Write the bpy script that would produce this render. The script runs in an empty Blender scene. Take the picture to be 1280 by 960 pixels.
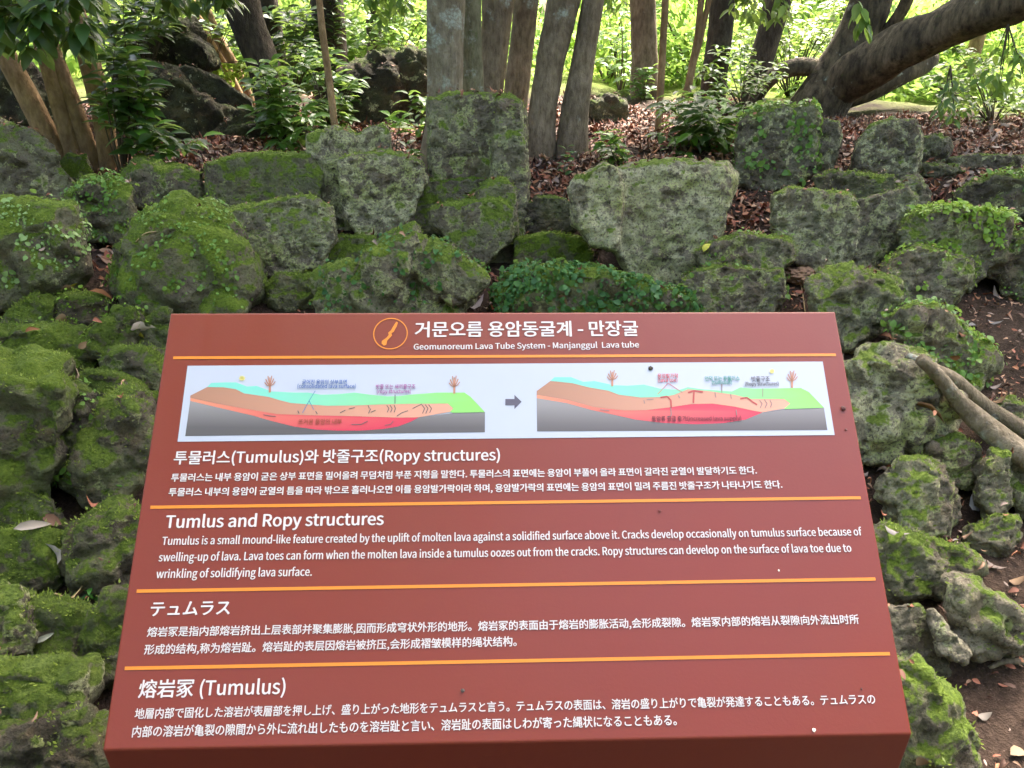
import bpy, bmesh, math, random, os
import numpy as np
from mathutils import Vector, Matrix, noise, geometry
R = math.radians
sc = bpy.context.scene
C = sc.collection
random.seed(7); RNG = np.random.default_rng(7)

# ------------------------------------------------------------------ camera, sky, sun, exposure
CAM = Vector((0, 0, 1.6)); PITCH = R(25.0); FPX = 962.0
cam_d = bpy.data.cameras.new('camera'); cam = bpy.data.objects.new('camera', cam_d); C.objects.link(cam)
cam.location = CAM; cam.rotation_euler = (R(90) - PITCH, 0, 0)
cam_d.sensor_width = 36.0; cam_d.lens = FPX / 1280 * 36.0; cam_d.clip_start = 0.05; cam_d.clip_end = 500
sc.camera = cam
SUN_EL, SUN_AZ = R(52), R(28)          # azimuth measured from +Y towards +X
w = bpy.data.worlds.new("World"); sc.world = w; w.use_nodes = True
nt = w.node_tree; bg = nt.nodes['Background']
sky = nt.nodes.new('ShaderNodeTexSky'); sky.sky_type = 'NISHITA'; sky.sun_disc = False
sky.sun_elevation = SUN_EL; sky.sun_rotation = SUN_AZ; sky.dust_density = 7.0; sky.ozone_density = 0.0; sky.air_density = .8
nt.links.new(sky.outputs[0], bg.inputs[0]); bg.inputs[1].default_value = 0.15
sd = bpy.data.lights.new('sun', 'SUN'); sd.energy = 2.6; sd.angle = R(6); sd.color = (1, .95, .86)
sun = bpy.data.objects.new('sun', sd); C.objects.link(sun)
sun_dir = Vector((math.sin(SUN_AZ) * math.cos(SUN_EL), math.cos(SUN_AZ) * math.cos(SUN_EL), math.sin(SUN_EL)))
sun.rotation_euler = sun_dir.to_track_quat('Z', 'Y').to_euler(); sun.location = (10, 20, 30)
vs = sc.view_settings; vs.view_transform = 'Standard'; vs.look = 'None'; vs.gamma = 1; vs.exposure = 3.2
sc.cycles.max_bounces = 8; sc.cycles.transparent_max_bounces = 4
sc.cycles.use_denoising = True

# ------------------------------------------------------------------ helpers
FW = Vector((0, math.cos(PITCH), -math.sin(PITCH))); DN = Vector((0, -math.sin(PITCH), -math.cos(PITCH)))
def cam2world(v): return CAM + Vector((v[0], 0, 0)) + DN * v[1] + FW * v[2]
def ray(px, py):
    v = Vector(((px - 640) / FPX, 0, 0)) + DN * ((py - 480) / FPX) + FW
    return v.normalized()
def at(px, py, Y):
    d = ray(px, py); return CAM + d * (Y / d.y)
def ground_z(x, y):
    if y < 1.3: z = 0.0
    elif y < 5.0: z = .24 * (y - 1.3)
    elif y < 12: z = .888 + .02 * (y - 5)
    else: z = 1.028 + .012 * (y - 12)
    # soften the two bends
    for b, s in ((1.3, .24), (5.0, -.22)):
        d = abs(y - b)
        if d < .5: z += s * (.5 - d) ** 2 / 2
    n = noise.fractal((x * .9, y * .9, 3.1), 1.0, 2.0, 4) * .05
    return z + n * (1 if 1.0 < y < 5 else 2.0 if y < 12 else .5)
def hit_ground(px, py):
    d = ray(px, py); t = .3
    while t < 60:
        p = CAM + d * t
        if p.z <= ground_z(p.x, p.y): return p
        t += .02
    return CAM + d * 60
def tag(o, label=None, cat=None, group=None, kind=None):
    if label: o['label'] = label
    if cat: o['category'] = cat
    if group: o['group'] = group
    if kind: o['kind'] = kind
    return o
def link(name, me, mat=None, parent=None):
    o = bpy.data.objects.new(name, me); C.objects.link(o)
    if mat:
        for m in (mat if isinstance(mat, (list, tuple)) else [mat]): me.materials.append(m)
    if parent: o.parent = parent
    return o
def empty(name, loc):
    o = bpy.data.objects.new(name, None); C.objects.link(o); o.location = loc; o.empty_display_size = .1; return o
def mesh_np(name, co, faces, smooth=True, tint=None):
    """co (n,3); faces: list of (m,k) int arrays"""
    me = bpy.data.meshes.new(name)
    me.vertices.add(len(co)); me.vertices.foreach_set('co', np.asarray(co, np.float32).ravel())
    flat = np.concatenate([f.ravel() for f in faces]); tot = np.concatenate([np.full(len(f), f.shape[1]) for f in faces])
    st = np.concatenate([[0], np.cumsum(tot)[:-1]])
    me.loops.add(len(flat)); me.loops.foreach_set('vertex_index', flat.astype(np.int32))
    me.polygons.add(len(tot)); me.polygons.foreach_set('loop_start', st.astype(np.int32))
    me.polygons.foreach_set('use_smooth', np.full(len(tot), smooth))
    me.update(calc_edges=True)
    if tint is not None:
        a = me.color_attributes.new('tint', 'FLOAT_COLOR', 'POINT')
        t = np.ones((len(co), 4), np.float32); t[:, :3] = tint
        a.data.foreach_set('color', t.ravel())
    me.validate(); return me

# ------------------------------------------------------------------ materials
def newmat(name):
    m = bpy.data.materials.new(name); m.use_nodes = True
    nt = m.node_tree; p = nt.nodes['Principled BSDF']
    return m, nt, p
def N(nt, typ, **kw):
    n = nt.nodes.new(typ)
    for k, v in kw.items():
        if k.startswith('i_'):
            n.inputs[k[2:]].default_value = v
        else: setattr(n, k, v)
    return n
def L(nt, a, b): nt.links.new(a, b)
def noise_n(nt, vec, scale, detail=4, rough=.55, dist=0):
    n = N(nt, 'ShaderNodeTexNoise'); n.inputs['Scale'].default_value = scale; n.inputs['Detail'].default_value = detail
    n.inputs['Roughness'].default_value = rough; n.inputs['Distortion'].default_value = dist
    L(nt, vec, n.inputs['Vector']); return n.outputs['Fac']
def ramp(nt, fac, stops, interp='LINEAR'):
    r = N(nt, 'ShaderNodeValToRGB'); cr = r.color_ramp; cr.interpolation = interp
    while len(cr.elements) < len(stops): cr.elements.new(.5)
    for e, (p, c) in zip(cr.elements, stops):
        e.position = p; e.color = (c, c, c, 1) if isinstance(c, (int, float)) else (*c, 1)
    L(nt, fac, r.inputs[0]); return r.outputs[0]
def mixc(nt, fac, a, b):
    m = N(nt, 'ShaderNodeMix', data_type='RGBA')
    for s, v in ((m.inputs[0], fac), (m.inputs[6], a), (m.inputs[7], b)):
        if hasattr(v, 'links'): L(nt, v, s)
        elif isinstance(v, (int, float)): s.default_value = v
        else: s.default_value = (*v, 1)
    return m.outputs[2]
def math_n(nt, op, a, b=0.0, clamp=False):
    m = N(nt, 'ShaderNodeMath', operation=op, use_clamp=clamp)
    for s, v in ((m.inputs[0], a), (m.inputs[1], b)):
        if hasattr(v, 'links'): L(nt, v, s)
        else: s.default_value = v
    return m.outputs[0]
def bump_n(nt, h, strength, dist, normal=None):
    b = N(nt, 'ShaderNodeBump'); b.inputs['Strength'].default_value = strength; b.inputs['Distance'].default_value = dist
    L(nt, h, b.inputs['Height'])
    if normal: L(nt, normal, b.inputs['Normal'])
    return b.outputs[0]

_rock = {}
def rock_mat(moss=.5, lichen=.3, tone=1.0):
    key = (round(moss, 2), round(lichen, 2), round(tone, 2))
    if key in _rock: return _rock[key]
    m, nt, p = newmat('mossy_basalt')
    tc = N(nt, 'ShaderNodeTexCoord'); oi = N(nt, 'ShaderNodeObjectInfo')
    ad = N(nt, 'ShaderNodeVectorMath', operation='MULTIPLY_ADD'); ad.inputs[1].default_value = (37, 19, 53)
    cmb = N(nt, 'ShaderNodeCombineXYZ')
    for i in range(3): L(nt, oi.outputs['Random'], cmb.inputs[i])
    L(nt, cmb.outputs[0], ad.inputs[0]); L(nt, tc.outputs['Object'], ad.inputs[2]); v = ad.outputs[0]
    n1 = noise_n(nt, v, 5, 8, .6); n2 = noise_n(nt, v, 22, 8, .7); n3 = noise_n(nt, v, 95, 4, .7); n4 = noise_n(nt, v, 11, 8, .68, .4)
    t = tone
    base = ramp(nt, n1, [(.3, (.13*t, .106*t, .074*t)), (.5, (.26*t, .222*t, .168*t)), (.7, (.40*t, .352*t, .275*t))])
    base = mixc(nt, ramp(nt, n2, [(.34, .8), (.45, 0)]), base, (.035, .026, .016))
    base = mixc(nt, ramp(nt, n3, [(.34, .7), (.46, 0)]), base, (.02, .016, .012))
    base = mixc(nt, ramp(nt, noise_n(nt, v, 7.5, 6, .7), [(.52, 0), (.64, .4)]), base, (.22, .15, .085))
    # pale lichen crusts: broad broken patches and small bright flecks
    lm = ramp(nt, math_n(nt, 'ADD', n4, math_n(nt, 'MULTIPLY', n2, .6)), [(.93 - .22 * lichen, 0), (.975 - .22 * lichen, 1)])
    lm = math_n(nt, 'MULTIPLY', lm, ramp(nt, n3, [(.38, .1), (.54, 1)]))
    nf = noise_n(nt, v, 46, 6, .75); fl = ramp(nt, nf, [(.70 - .10 * lichen, 0), (.735 - .10 * lichen, 1)])
    lm = math_n(nt, 'MAXIMUM', lm, math_n(nt, 'MULTIPLY', fl, min(1, .3 + lichen)))
    lc = mixc(nt, ramp(nt, n1, [(.38, 0), (.62, 1)]), (.43, .46, .18), (.82, .76, .53))
    col = mixc(nt, lm, base, lc)
    # green algae film on the sides
    col = mixc(nt, ramp(nt, n1, [(.42, 0), (.62, .7 * min(1, moss + .25) * (1 - .55 * lichen))]), col, (.15, .21, .05))
    # moss on what faces up
    g = N(nt, 'ShaderNodeNewGeometry'); sx = N(nt, 'ShaderNodeSeparateXYZ'); L(nt, g.outputs['Normal'], sx.inputs[0])
    mm = math_n(nt, 'MULTIPLY', sx.outputs[2], .40)
    mm = math_n(nt, 'ADD', mm, math_n(nt, 'MULTIPLY', n4, 1.15))
    mm = math_n(nt, 'ADD', mm, math_n(nt, 'MULTIPLY', n2, .55))
    mm = math_n(nt, 'ADD', mm, math_n(nt, 'MULTIPLY', math_n(nt, 'SUBTRACT', n1, .5), .8))
    mm = math_n(nt, 'ADD', mm, math_n(nt, 'MULTIPLY', math_n(nt, 'SUBTRACT', n3, .5), .35))
    mf = ramp(nt, math_n(nt, 'MULTIPLY', mm, .6), [(.772 - .34 * moss, 0), (.836 - .34 * moss, 1)])
    mc = ramp(nt, math_n(nt, 'ADD', math_n(nt, 'MULTIPLY', n3, .6), math_n(nt, 'MULTIPLY', n1, .5)),
              [(.32, (.027, .042, .005)), (.48, (.080, .132, .010)), (.62, (.155, .235, .018)), (.8, (.28, .34, .05))])
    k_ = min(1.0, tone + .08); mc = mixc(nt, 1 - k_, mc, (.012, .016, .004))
    col = mixc(nt, math_n(nt, 'MULTIPLY', mf, .93), col, mc)
    L(nt, col, p.inputs['Base Color']); p.inputs['Roughness'].default_value = .92
    p.inputs['Specular IOR Level'].default_value = .25
    vo = N(nt, 'ShaderNodeTexVoronoi'); vo.inputs['Scale'].default_value = 48; L(nt, v, vo.inputs['Vector'])
    pits = ramp(nt, vo.outputs['Distance'], [(.12, 0), (.38, 1)])
    h = math_n(nt, 'ADD', math_n(nt, 'MULTIPLY', pits, .5), math_n(nt, 'MULTIPLY', n2, 1.3))
    b1 = bump_n(nt, h, 1.0, .03)
    mossh = noise_n(nt, v, 240, 3, .7)
    b2 = bump_n(nt, math_n(nt, 'ADD', math_n(nt, 'MULTIPLY', n3, 1.0), math_n(nt, 'MULTIPLY', mossh, .6)), .9, .016, b1)
    L(nt, b2, p.inputs['Normal'])
    _rock[key] = m; return m

def leaf_mat(name, rough=.45, trans=.4, spec=.5, gain=1.0):
    m, nt, p = newmat(name)
    a = N(nt, 'ShaderNodeAttribute', attribute_name='tint')
    L(nt, a.outputs['Color'], p.inputs['Base Color']); p.inputs['Roughness'].default_value = rough
    p.inputs['Specular IOR Level'].default_value = spec
    if trans > 0:
        tr = N(nt, 'ShaderNodeBsdfTranslucent')
        tcx = mixc(nt, .55, a.outputs['Color'], (.42, .58, .12))
        L(nt, tcx, tr.inputs[0])
        mx = N(nt, 'ShaderNodeMixShader'); mx.inputs[0].default_value = trans
        L(nt, p.outputs[0], mx.inputs[1]); L(nt, tr.outputs[0], mx.inputs[2])
        L(nt, mx.outputs[0], nt.nodes['Material Output'].inputs[0])
    return m
def bark_mat(name, dark, light, lichen=.2, moss=.1, sc_=1.0):
    m, nt, p = newmat(name)
    tc = N(nt, 'ShaderNodeTexCoord'); mp = N(nt, 'ShaderNodeMapping'); mp.inputs['Scale'].default_value = (1, 1, .36)
    L(nt, tc.outputs['Object'], mp.inputs[0]); v = mp.outputs[0]; o = tc.outputs['Object']
    a = noise_n(nt, v, 38 * sc_, 8, .65); b = noise_n(nt, o, 7, 6, .6); c = noise_n(nt, o, 60, 4, .6); d = noise_n(nt, o, 3.2, 5, .6)
    col = mixc(nt, ramp(nt, a, [(.35, 0), (.65, 1)]), dark, light)
    col = mixc(nt, ramp(nt, d, [(.42, 0), (.62, .6)]), col, tuple(x * .55 for x in dark))
    col = mixc(nt, math_n(nt, 'MULTIPLY', ramp(nt, b, [(.66 - .25 * lichen, 0), (.74 - .25 * lichen, 1)]), ramp(nt, c, [(.4, .2), (.6, .9)])), col, (.36, .39, .35))
    col = mixc(nt, ramp(nt, noise_n(nt, o, 5, 6, .7), [(.70 - .3 * moss, 0), (.80 - .3 * moss, .85)]), col, (.06, .10, .015))
    L(nt, col, p.inputs['Base Color']); p.inputs['Roughness'].default_value = .9; p.inputs['Specular IOR Level'].default_value = .25
    L(nt, bump_n(nt, math_n(nt, 'ADD', a, math_n(nt, 'MULTIPLY', c, .4)), .9, .02), p.inputs['Normal'])
    return m
def plain(name, col, rough=.5, spec=.4):
    m, nt, p = newmat(name); p.inputs['Base Color'].default_value = (*col, 1); p.inputs['Roughness'].default_value = rough
    p.inputs['Specular IOR Level'].default_value = spec
    return m
M_LEAF = leaf_mat('glossy_leaf', .42, .38, .28)
M_FAR = leaf_mat('sunlit_leaf', .6, .62, .3)
M_FERN = leaf_mat('fern_leaf', .5, .35, .35)
M_DRY = leaf_mat('dry_leaf', .7, 0, .3)
M_BARK_PALE = bark_mat('pale_bark', (.16, .125, .088), (.33, .275, .205), .45, .10)
M_BARK_GREY = bark_mat('grey_bark', (.13, .095, .062), (.31, .24, .17), .15, .24)
M_BARK_GREEN = bark_mat('greenish_bark', (.12, .105, .06), (.27, .25, .16), .4, .45)
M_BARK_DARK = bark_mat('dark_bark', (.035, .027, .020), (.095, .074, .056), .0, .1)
M_BARK_TAN = bark_mat('tan_bark', (.20, .12, .06), (.38, .25, .14), .12, .1)
M_BARK_ROUGH = bark_mat('furrowed_bark', (.032, .025, .018), (.19, .148, .10), .05, .2, .55)
M_TWIG = plain('twig_bark', (.06, .045, .028), .8)

def soil_mat():
    m, nt, p = newmat('forest_soil')
    g = N(nt, 'ShaderNodeNewGeometry'); v = g.outputs['Position']
    a = noise_n(nt, v, 3, 8, .65); b = noise_n(nt, v, 40, 6, .7); c = noise_n(nt, v, 140, 3, .6)
    col = ramp(nt, math_n(nt, 'ADD', math_n(nt, 'MULTIPLY', a, .5), math_n(nt, 'MULTIPLY', b, .5)),
               [(.35, (.016, .010, .007)), (.52, (.048, .029, .020)), (.68, (.095, .06, .042))])
    col = mixc(nt, ramp(nt, c, [(.58, 0), (.68, .6)]), col, (.13, .085, .06))
    s = N(nt, 'ShaderNodeSeparateXYZ'); L(nt, v, s.inputs[0])
    edge = math_n(nt, 'ADD', math_n(nt, 'ADD', s.outputs[1], math_n(nt, 'MULTIPLY', math_n(nt, 'MAXIMUM', s.outputs[0], 0.0), .35)), math_n(nt, 'MULTIPLY', a, 3.0))
    gf = ramp(nt, math_n(nt, 'MULTIPLY', edge, .05), [(.47, 0), (.53, 1)])
    gcol = mixc(nt, b, (.10, .15, .025), (.22, .25, .06))
    col = mixc(nt, gf, col, gcol)
    L(nt, col, p.inputs['Base Color']); p.inputs['Roughness'].default_value = .95; p.inputs['Specular IOR Level'].default_value = .2
    L(nt, bump_n(nt, math_n(nt, 'ADD', b, math_n(nt, 'MULTIPLY', c, .5)), .9, .03), p.inputs['Normal'])
    return m

# ------------------------------------------------------------------ ground
def build_ground():
    xs = np.concatenate([np.linspace(-90, -7, 16)[:-1], np.linspace(-7, 8, 220), np.linspace(8, 90, 16)[1:]])
    ys = np.concatenate([np.linspace(-20, .6, 12)[:-1], np.linspace(.6, 9, 200), np.linspace(9, 120, 40)[1:]])
    co = np.array([(x, y, ground_z(x, y)) for y in ys for x in xs])
    nx, ny = len(xs), len(ys)
    i = np.arange(nx - 1)[None] + (np.arange(ny - 1) * nx)[:, None]; i = i.ravel()
    o = link('ground', mesh_np('ground', co, [np.stack([i, i + 1, i + 1 + nx, i + nx], 1)]), soil_mat())
    tag(o, kind='structure')
build_ground()

# ------------------------------------------------------------------ rocks
def hull_points(poly, d, t, th, sf, sb, drop, lift):
    P = np.array(poly, float); c = P.mean(0); h = P[:, 1].max() - P[:, 1].min()
    n = Vector((0, math.cos(th), -math.sin(th)))
    pc = at(c[0], c[1], d); pts = []
    def on_plane(q, off):
        r = ray(q[0], q[1]); k = (n.dot(pc + n * off - CAM)) / n.dot(r); return CAM + r * k
    cd = c + [0, drop * h]; cu = c - [0, lift * h]
    for q in P:
        pts.append(on_plane(q, t * .42))
        pts.append(on_plane(cd + (q - cd) * sf, 0))
        pts.append(on_plane(cd + (q - cd) * (sf + (1 - sf) * .66), t * (.06 if sf > .94 else .12)))
        pts.append(on_plane(cu + (q - cu) * sb, t))
    return pts
ROCKS = {}
def grow(l, k=1.09, m=3.0):
    P = np.array(l, float); c = P.mean(0); d = P - c; n = np.maximum(np.linalg.norm(d, axis=1, keepdims=True), 1)
    if c[0] < 220 and c[1] > 360: k += .12
    return [tuple(q) for q in c + d * k + d / n * m]
def rock(name, label, cat, lumps, moss=.5, lichen=.3, tone=1.0, amp=1.0, thick=None, depth=None, sf=.80, sb=.78, drop=.10, lift=.05, seed=None, facet=1.0, group=None, offs=None, block=False):
    if block: sf, sb, drop, lift = max(sf, .955), .93, max(drop, .11), 0.0
    """lumps: outlines in photo pixels; the stone gets its own distance (where its foot meets the ground), thickness and surface"""
    lumps = [grow(l, 1.09, 3.0) if len(lumps) == 1 else grow(l, 1.04, 2.0) for l in lumps]
    allp = np.array([q for l in lumps for q in l], float)
    lo = allp[np.argmax(allp[:, 1])]
    if depth is None: depth = hit_ground(min(max(lo[0], -40), 1320), allp[:, 1].max() - 2).y
    cy = allp[:, 1].mean(); th = max(0, (PITCH + math.atan((cy - 480) / FPX)) * .75)
    tmp = bmesh.new()
    for k, l in enumerate(lumps):
        P = np.array(l, float); wpx = np.ptp(P[:, 0]); hpx = np.ptp(P[:, 1])
        size = math.sqrt(wpx * hpx) / FPX * depth / math.cos(th)
        t = (thick or .85) * size
        dd = depth + (offs[k] if offs else k * .013)
        b2 = bmesh.new()
        for q in hull_points(l, dd, t, th, sf, sb, drop, lift): b2.verts.new(q)
        # broken faces: the block is cut by a few planes before it weathers
        rg = random.Random(len(ROCKS) * 17 + k); pts_ = np.array([v.co for v in b2.verts]); ce = Vector(pts_.mean(0))
        for _ in range(1 if block else 10):
            nv = Vector((rg.gauss(0, 1), rg.gauss(-.7, .8), rg.gauss(.25, .8))).normalized()
            sup = max((Vector(q) - ce).dot(nv) for q in pts_) * (rg.uniform(.86, .95) if block else rg.uniform(.74, .9))
            hh = bmesh.ops.convex_hull(b2, input=b2.verts)
            jk = [e for e in hh['geom_interior'] + hh['geom_unused'] if isinstance(e, bmesh.types.BMVert)]
            bmesh.ops.delete(b2, geom=list(set(jk)), context='VERTS')
            bmesh.ops.bisect_plane(b2, geom=b2.verts[:] + b2.edges[:] + b2.faces[:], plane_co=ce + nv * sup, plane_no=nv, clear_outer=True)
            bmesh.ops.delete(b2, geom=b2.edges[:] + b2.faces[:], context='EDGES_FACES')
        r = bmesh.ops.convex_hull(b2, input=b2.verts)
        junk = [e for e in r['geom_interior'] if isinstance(e, bmesh.types.BMVert)] + [e for e in r['geom_unused'] if isinstance(e, bmesh.types.BMVert)]
        bmesh.ops.delete(b2, geom=list(set(junk)), context='VERTS')
        bmesh.ops.recalc_face_normals(b2, faces=b2.faces)
        me_ = bpy.data.meshes.new('h'); b2.to_mesh(me_); b2.free(); tmp.from_mesh(me_); bpy.data.meshes.remove(me_)
    hm = bpy.data.meshes.new('hull'); tmp.to_mesh(hm); tmp.free()
    co = np.array([v.co for v in hm.vertices]); ext = np.ptp(co, axis=0); size = float((ext[0] * ext[1] * ext[2]) ** (1 / 3))
    ho = bpy.data.objects.new('hull', hm); C.objects.link(ho)
    md = ho.modifiers.new('r', 'REMESH'); md.mode = 'VOXEL'; md.voxel_size = max(.0085, size / (58 if block else 50))
    ms = ho.modifiers.new('s', 'SMOOTH'); ms.factor = .5; ms.iterations = 1 if block else 2
    me = bpy.data.meshes.new_from_object(ho.evaluated_get(bpy.context.evaluated_depsgraph_get()))
    bpy.data.objects.remove(ho); bpy.data.meshes.remove(hm)
    nv = len(me.vertices); co = np.empty(nv * 3, np.float32); me.vertices.foreach_get('co', co); co = co.reshape(-1, 3)
    nr = np.empty(nv * 3, np.float32); me.vertex_normals.foreach_get('vector', nr); nr = nr.reshape(-1, 3)
    so = (seed if seed is not None else len(ROCKS) * 7.31)
    base = Vector((co[:, 0].mean(), co[:, 1].mean(), co[:, 2].min()))
    f1, f2 = 1.7 / size, 4.6 / size; disp = np.empty(nv)
    for i in range(nv):
        p = Vector(co[i]) + Vector((so, so * .7, -so))
        a = noise.noise(p * f1) * (.022 if block else .065) * size
        b = (noise.multi_fractal(p * f2, .9, 2.1, 4) - 1.0) * (.013 if block else .026) * size
        ds = noise.voronoi(p * (2.6 / size))[0]
        fct = (min(ds[1] - ds[0], .34) - .17) * (.06 if block else .17) * size * facet
        e = (noise.fractal(p * 24, .75, 2.1, 4) * .011 - max(0, noise.noise(p * 38) - .28) * .03) * (.55 if moss > .5 else 1)
        disp[i] = (a + b + fct) * amp + e
    co = co + nr * disp[:, None] - np.array(base)
    me.vertices.foreach_set('co', co.astype(np.float32).ravel())
    me.polygons.foreach_set('use_smooth', np.full(len(me.polygons), True)); me.update()
    o = link(name, me, rock_mat(moss, lichen, tone)); o.location = base
    tag(o, label, cat, group or 'mossy lava stones piled on the bank'); me.name = name
    ROCKS[label] = o
    return o
G = 'rock'
# --- left flank, from the back down to the camera
rock('rock', 'brown rock at the left edge below the tan trunks, mossy only on its left', G, [[(-50,170),(0,160),(37,168),(60,188),(77,222),(87,245),(74,252),(-50,266)]], 0.32, 0.25, 0.9)
rock('rock', 'grey stone poking out behind the brown rock, far left beside the trunk feet', G, [[(-30,152),(0,148),(22,160),(20,178),(-30,180)]], 0.15, 0.35, 0.8)
rock('rock', 'small rounded mossy stone among red leaves at the feet of the tan trunks', G, [[(76,203),(90,194),(106,196),(113,214),(104,232),(84,228)]], 0.72, 0.15, 1.0)
rock('rock', 'left edge boulder sprinkled with pale round creeping leaves', G, [[(-10,272),(10,256),(45,246),(85,258),(97,290),(98,335),(85,362),(40,383),(-10,398),(-30,330)]], 0.56, 0.2, 0.9)
rock('rock', 'narrow stone overgrown with tiny ferns, left of the jagged mossy rock', G, [[(92,246),(110,230),(134,222),(158,234),(164,282),(150,302),(118,310),(97,292)]], 0.54, 0.2, 0.9)
rock('rock', 'jagged rock with overhanging lip, moss crest and grey hollows, left bank', G, [[(151,222),(178,198),(205,198),(212,222),(205,255),(188,270),(160,262),(149,244)], [(195,205),(225,203),(253,215),(258,256),(225,262),(200,245)]], 0.54, 0.4, 0.95)
rock('rock', 'large domed boulder with creeping leaves, nearest the top left corner of the sign', G, [[(146,318),(172,288),(205,264),(232,257),(262,265),(288,294),(312,342),(328,382),(310,402),(230,408),(156,400),(140,352)]], 0.65, 0.15, 0.9, sf=.7)
rock('rock', 'long mossy block with one pale flat face at its left end', G, [[(264,208),(302,198),(382,196),(396,220),(396,262),(330,268),(296,288),(270,270)]], 0.65, 0.35, 0.9, sf=.86, facet=.5, block=True)
rock('rock', 'blocky stone with pale lichen corner, in front of the long mossy block', G, [[(288,266),(330,257),(385,249),(408,262),(413,298),(397,330),(345,345),(308,334),(290,304)]], 0.45, 0.7, 1.1, sf=.84, block=True)
rock('rock', 'low flat mossy stone squeezed beneath the lichen cornered block', G, [[(330,362),(352,346),(392,345),(400,362),(392,388),(340,388)]], 0.54, 0.15, 0.8)
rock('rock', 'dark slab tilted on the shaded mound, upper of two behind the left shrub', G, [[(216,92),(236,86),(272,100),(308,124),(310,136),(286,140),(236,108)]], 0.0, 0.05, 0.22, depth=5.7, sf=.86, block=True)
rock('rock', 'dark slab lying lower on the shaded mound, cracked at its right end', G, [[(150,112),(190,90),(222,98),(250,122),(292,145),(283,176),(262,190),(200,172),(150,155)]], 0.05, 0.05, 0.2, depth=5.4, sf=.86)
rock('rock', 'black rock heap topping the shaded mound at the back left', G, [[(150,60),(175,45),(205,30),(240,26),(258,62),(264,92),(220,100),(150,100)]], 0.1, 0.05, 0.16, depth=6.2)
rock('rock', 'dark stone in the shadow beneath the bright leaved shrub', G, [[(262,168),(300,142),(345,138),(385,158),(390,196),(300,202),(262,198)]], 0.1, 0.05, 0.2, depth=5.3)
# --- centre
rock('rock', 'two columned stone with lichen caps, left of the tall block', G, [[(386,172),(412,163),(440,166),(447,200),(444,290),(418,286),(400,258),(387,215)], [(426,202),(450,194),(485,191),(530,205),(532,226),(508,275),(497,298),(452,298),(432,272)], [(448,168),(462,161),(482,161),(488,190),(466,200),(450,196)]], 0.34, 0.8, 1.1, sf=.84, offs=[.14,-.10,.22], facet=.5, block=True)
rock('rock', 'tall upright block with moss top standing against the pale trunk', G, [[(537,124),(560,118),(638,121),(651,134),(656,225),(620,234),(540,228)], [(622,128),(650,132),(658,220),(652,325),(624,334),(614,232)]], 0.47, 0.55, 1.05, sf=.88, facet=.5, depth=3.95, offs=[.05,-.08], block=True)
rock('rock', 'mossy ledge tucked between the two columned stone and the tall block', G, [[(505,243),(520,229),(600,225),(622,238),(604,258),(556,266),(548,288),(522,292),(506,268)]], 0.65, 0.3, 1.0, block=True)
rock('rock', 'bridging stone with mossy nose and dark hollow beneath, before the tall block', G, [[(542,264),(560,256),(622,250),(638,262),(636,300),(616,312),(600,335),(588,318),(572,290),(543,281)], [(598,242),(610,228),(632,225),(641,240),(646,290),(622,302)], [(604,302),(646,282),(648,322),(628,338),(604,332)]], 0.56, 0.5, 1.0, depth=3.58, offs=[-.06,.04,.08], facet=.6, block=True)
rock('rock', 'sprawling ribbed rock with white lichen streaks above the sign edge', G, [[(438,340),(470,308),(492,288),(515,283),(531,300),(524,335),(508,382),(470,402),(425,390)], [(512,314),(535,297),(562,305),(592,330),(606,350),(575,378),(528,372)], [(396,346),(415,326),(446,326),(458,360),(444,402),(398,400)], [(440,375),(520,360),(600,366),(600,402),(440,402)]], 0.52, 0.65, 1.05, sf=.7, depth=3.05)
rock('rock', 'low mossy hump right below the two columned stone', G, [[(396,314),(420,298),(462,298),(468,316),(440,334),(400,336)]], 0.68, 0.15, 0.85, block=True)
rock('rock', 'small dark stone with leaves on top, between the tall block and the big flared block', G, [[(656,263),(675,249),(705,251),(717,266),(714,285),(690,294),(659,291)]], 0.25, 0.1, 0.5, depth=3.85, block=True)
rock('rock', 'square moss covered block under the small dark stone', G, [[(647,300),(690,293),(726,300),(736,318),(732,342),(650,342)]], 0.72, 0.15, 1.0, sf=.88, block=True)
rock('rock', 'fern covered rock rising just behind the middle of the sign', G, [[(605,385),(630,350),(660,338),(720,335),(752,338),(768,352),(800,352),(800,402),(605,404)], [(770,368),(800,356),(850,366),(880,382),(880,405),(770,405)]], 0.54, 0.3, 0.9, sf=.72, depth=3.0)
rock('rock', 'big flared lichen grey block with pitted face and undercut base', G, [[(713,238),(722,222),(745,219),(753,206),(770,208),(777,228),(776,262),(772,312),(742,304),(718,276)], [(762,216),(790,208),(850,207),(905,208),(916,224),(902,280),(877,340),(860,360),(798,360),(796,322),(770,310)]], 0.29, 0.9, 1.3, sf=.86, facet=.6, depth=3.42, offs=[-.10,.03], block=True)
rock('rock', 'split mossy stone wedged right of the big flared block', G, [[(872,316),(895,302),(925,295),(985,298),(991,325),(962,342),(885,338)], [(858,350),(890,334),(976,338),(978,372),(955,400),(866,398)]], 0.45, 0.55, 1.0, depth=3.12, offs=[.08,-.04], block=True)
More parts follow.
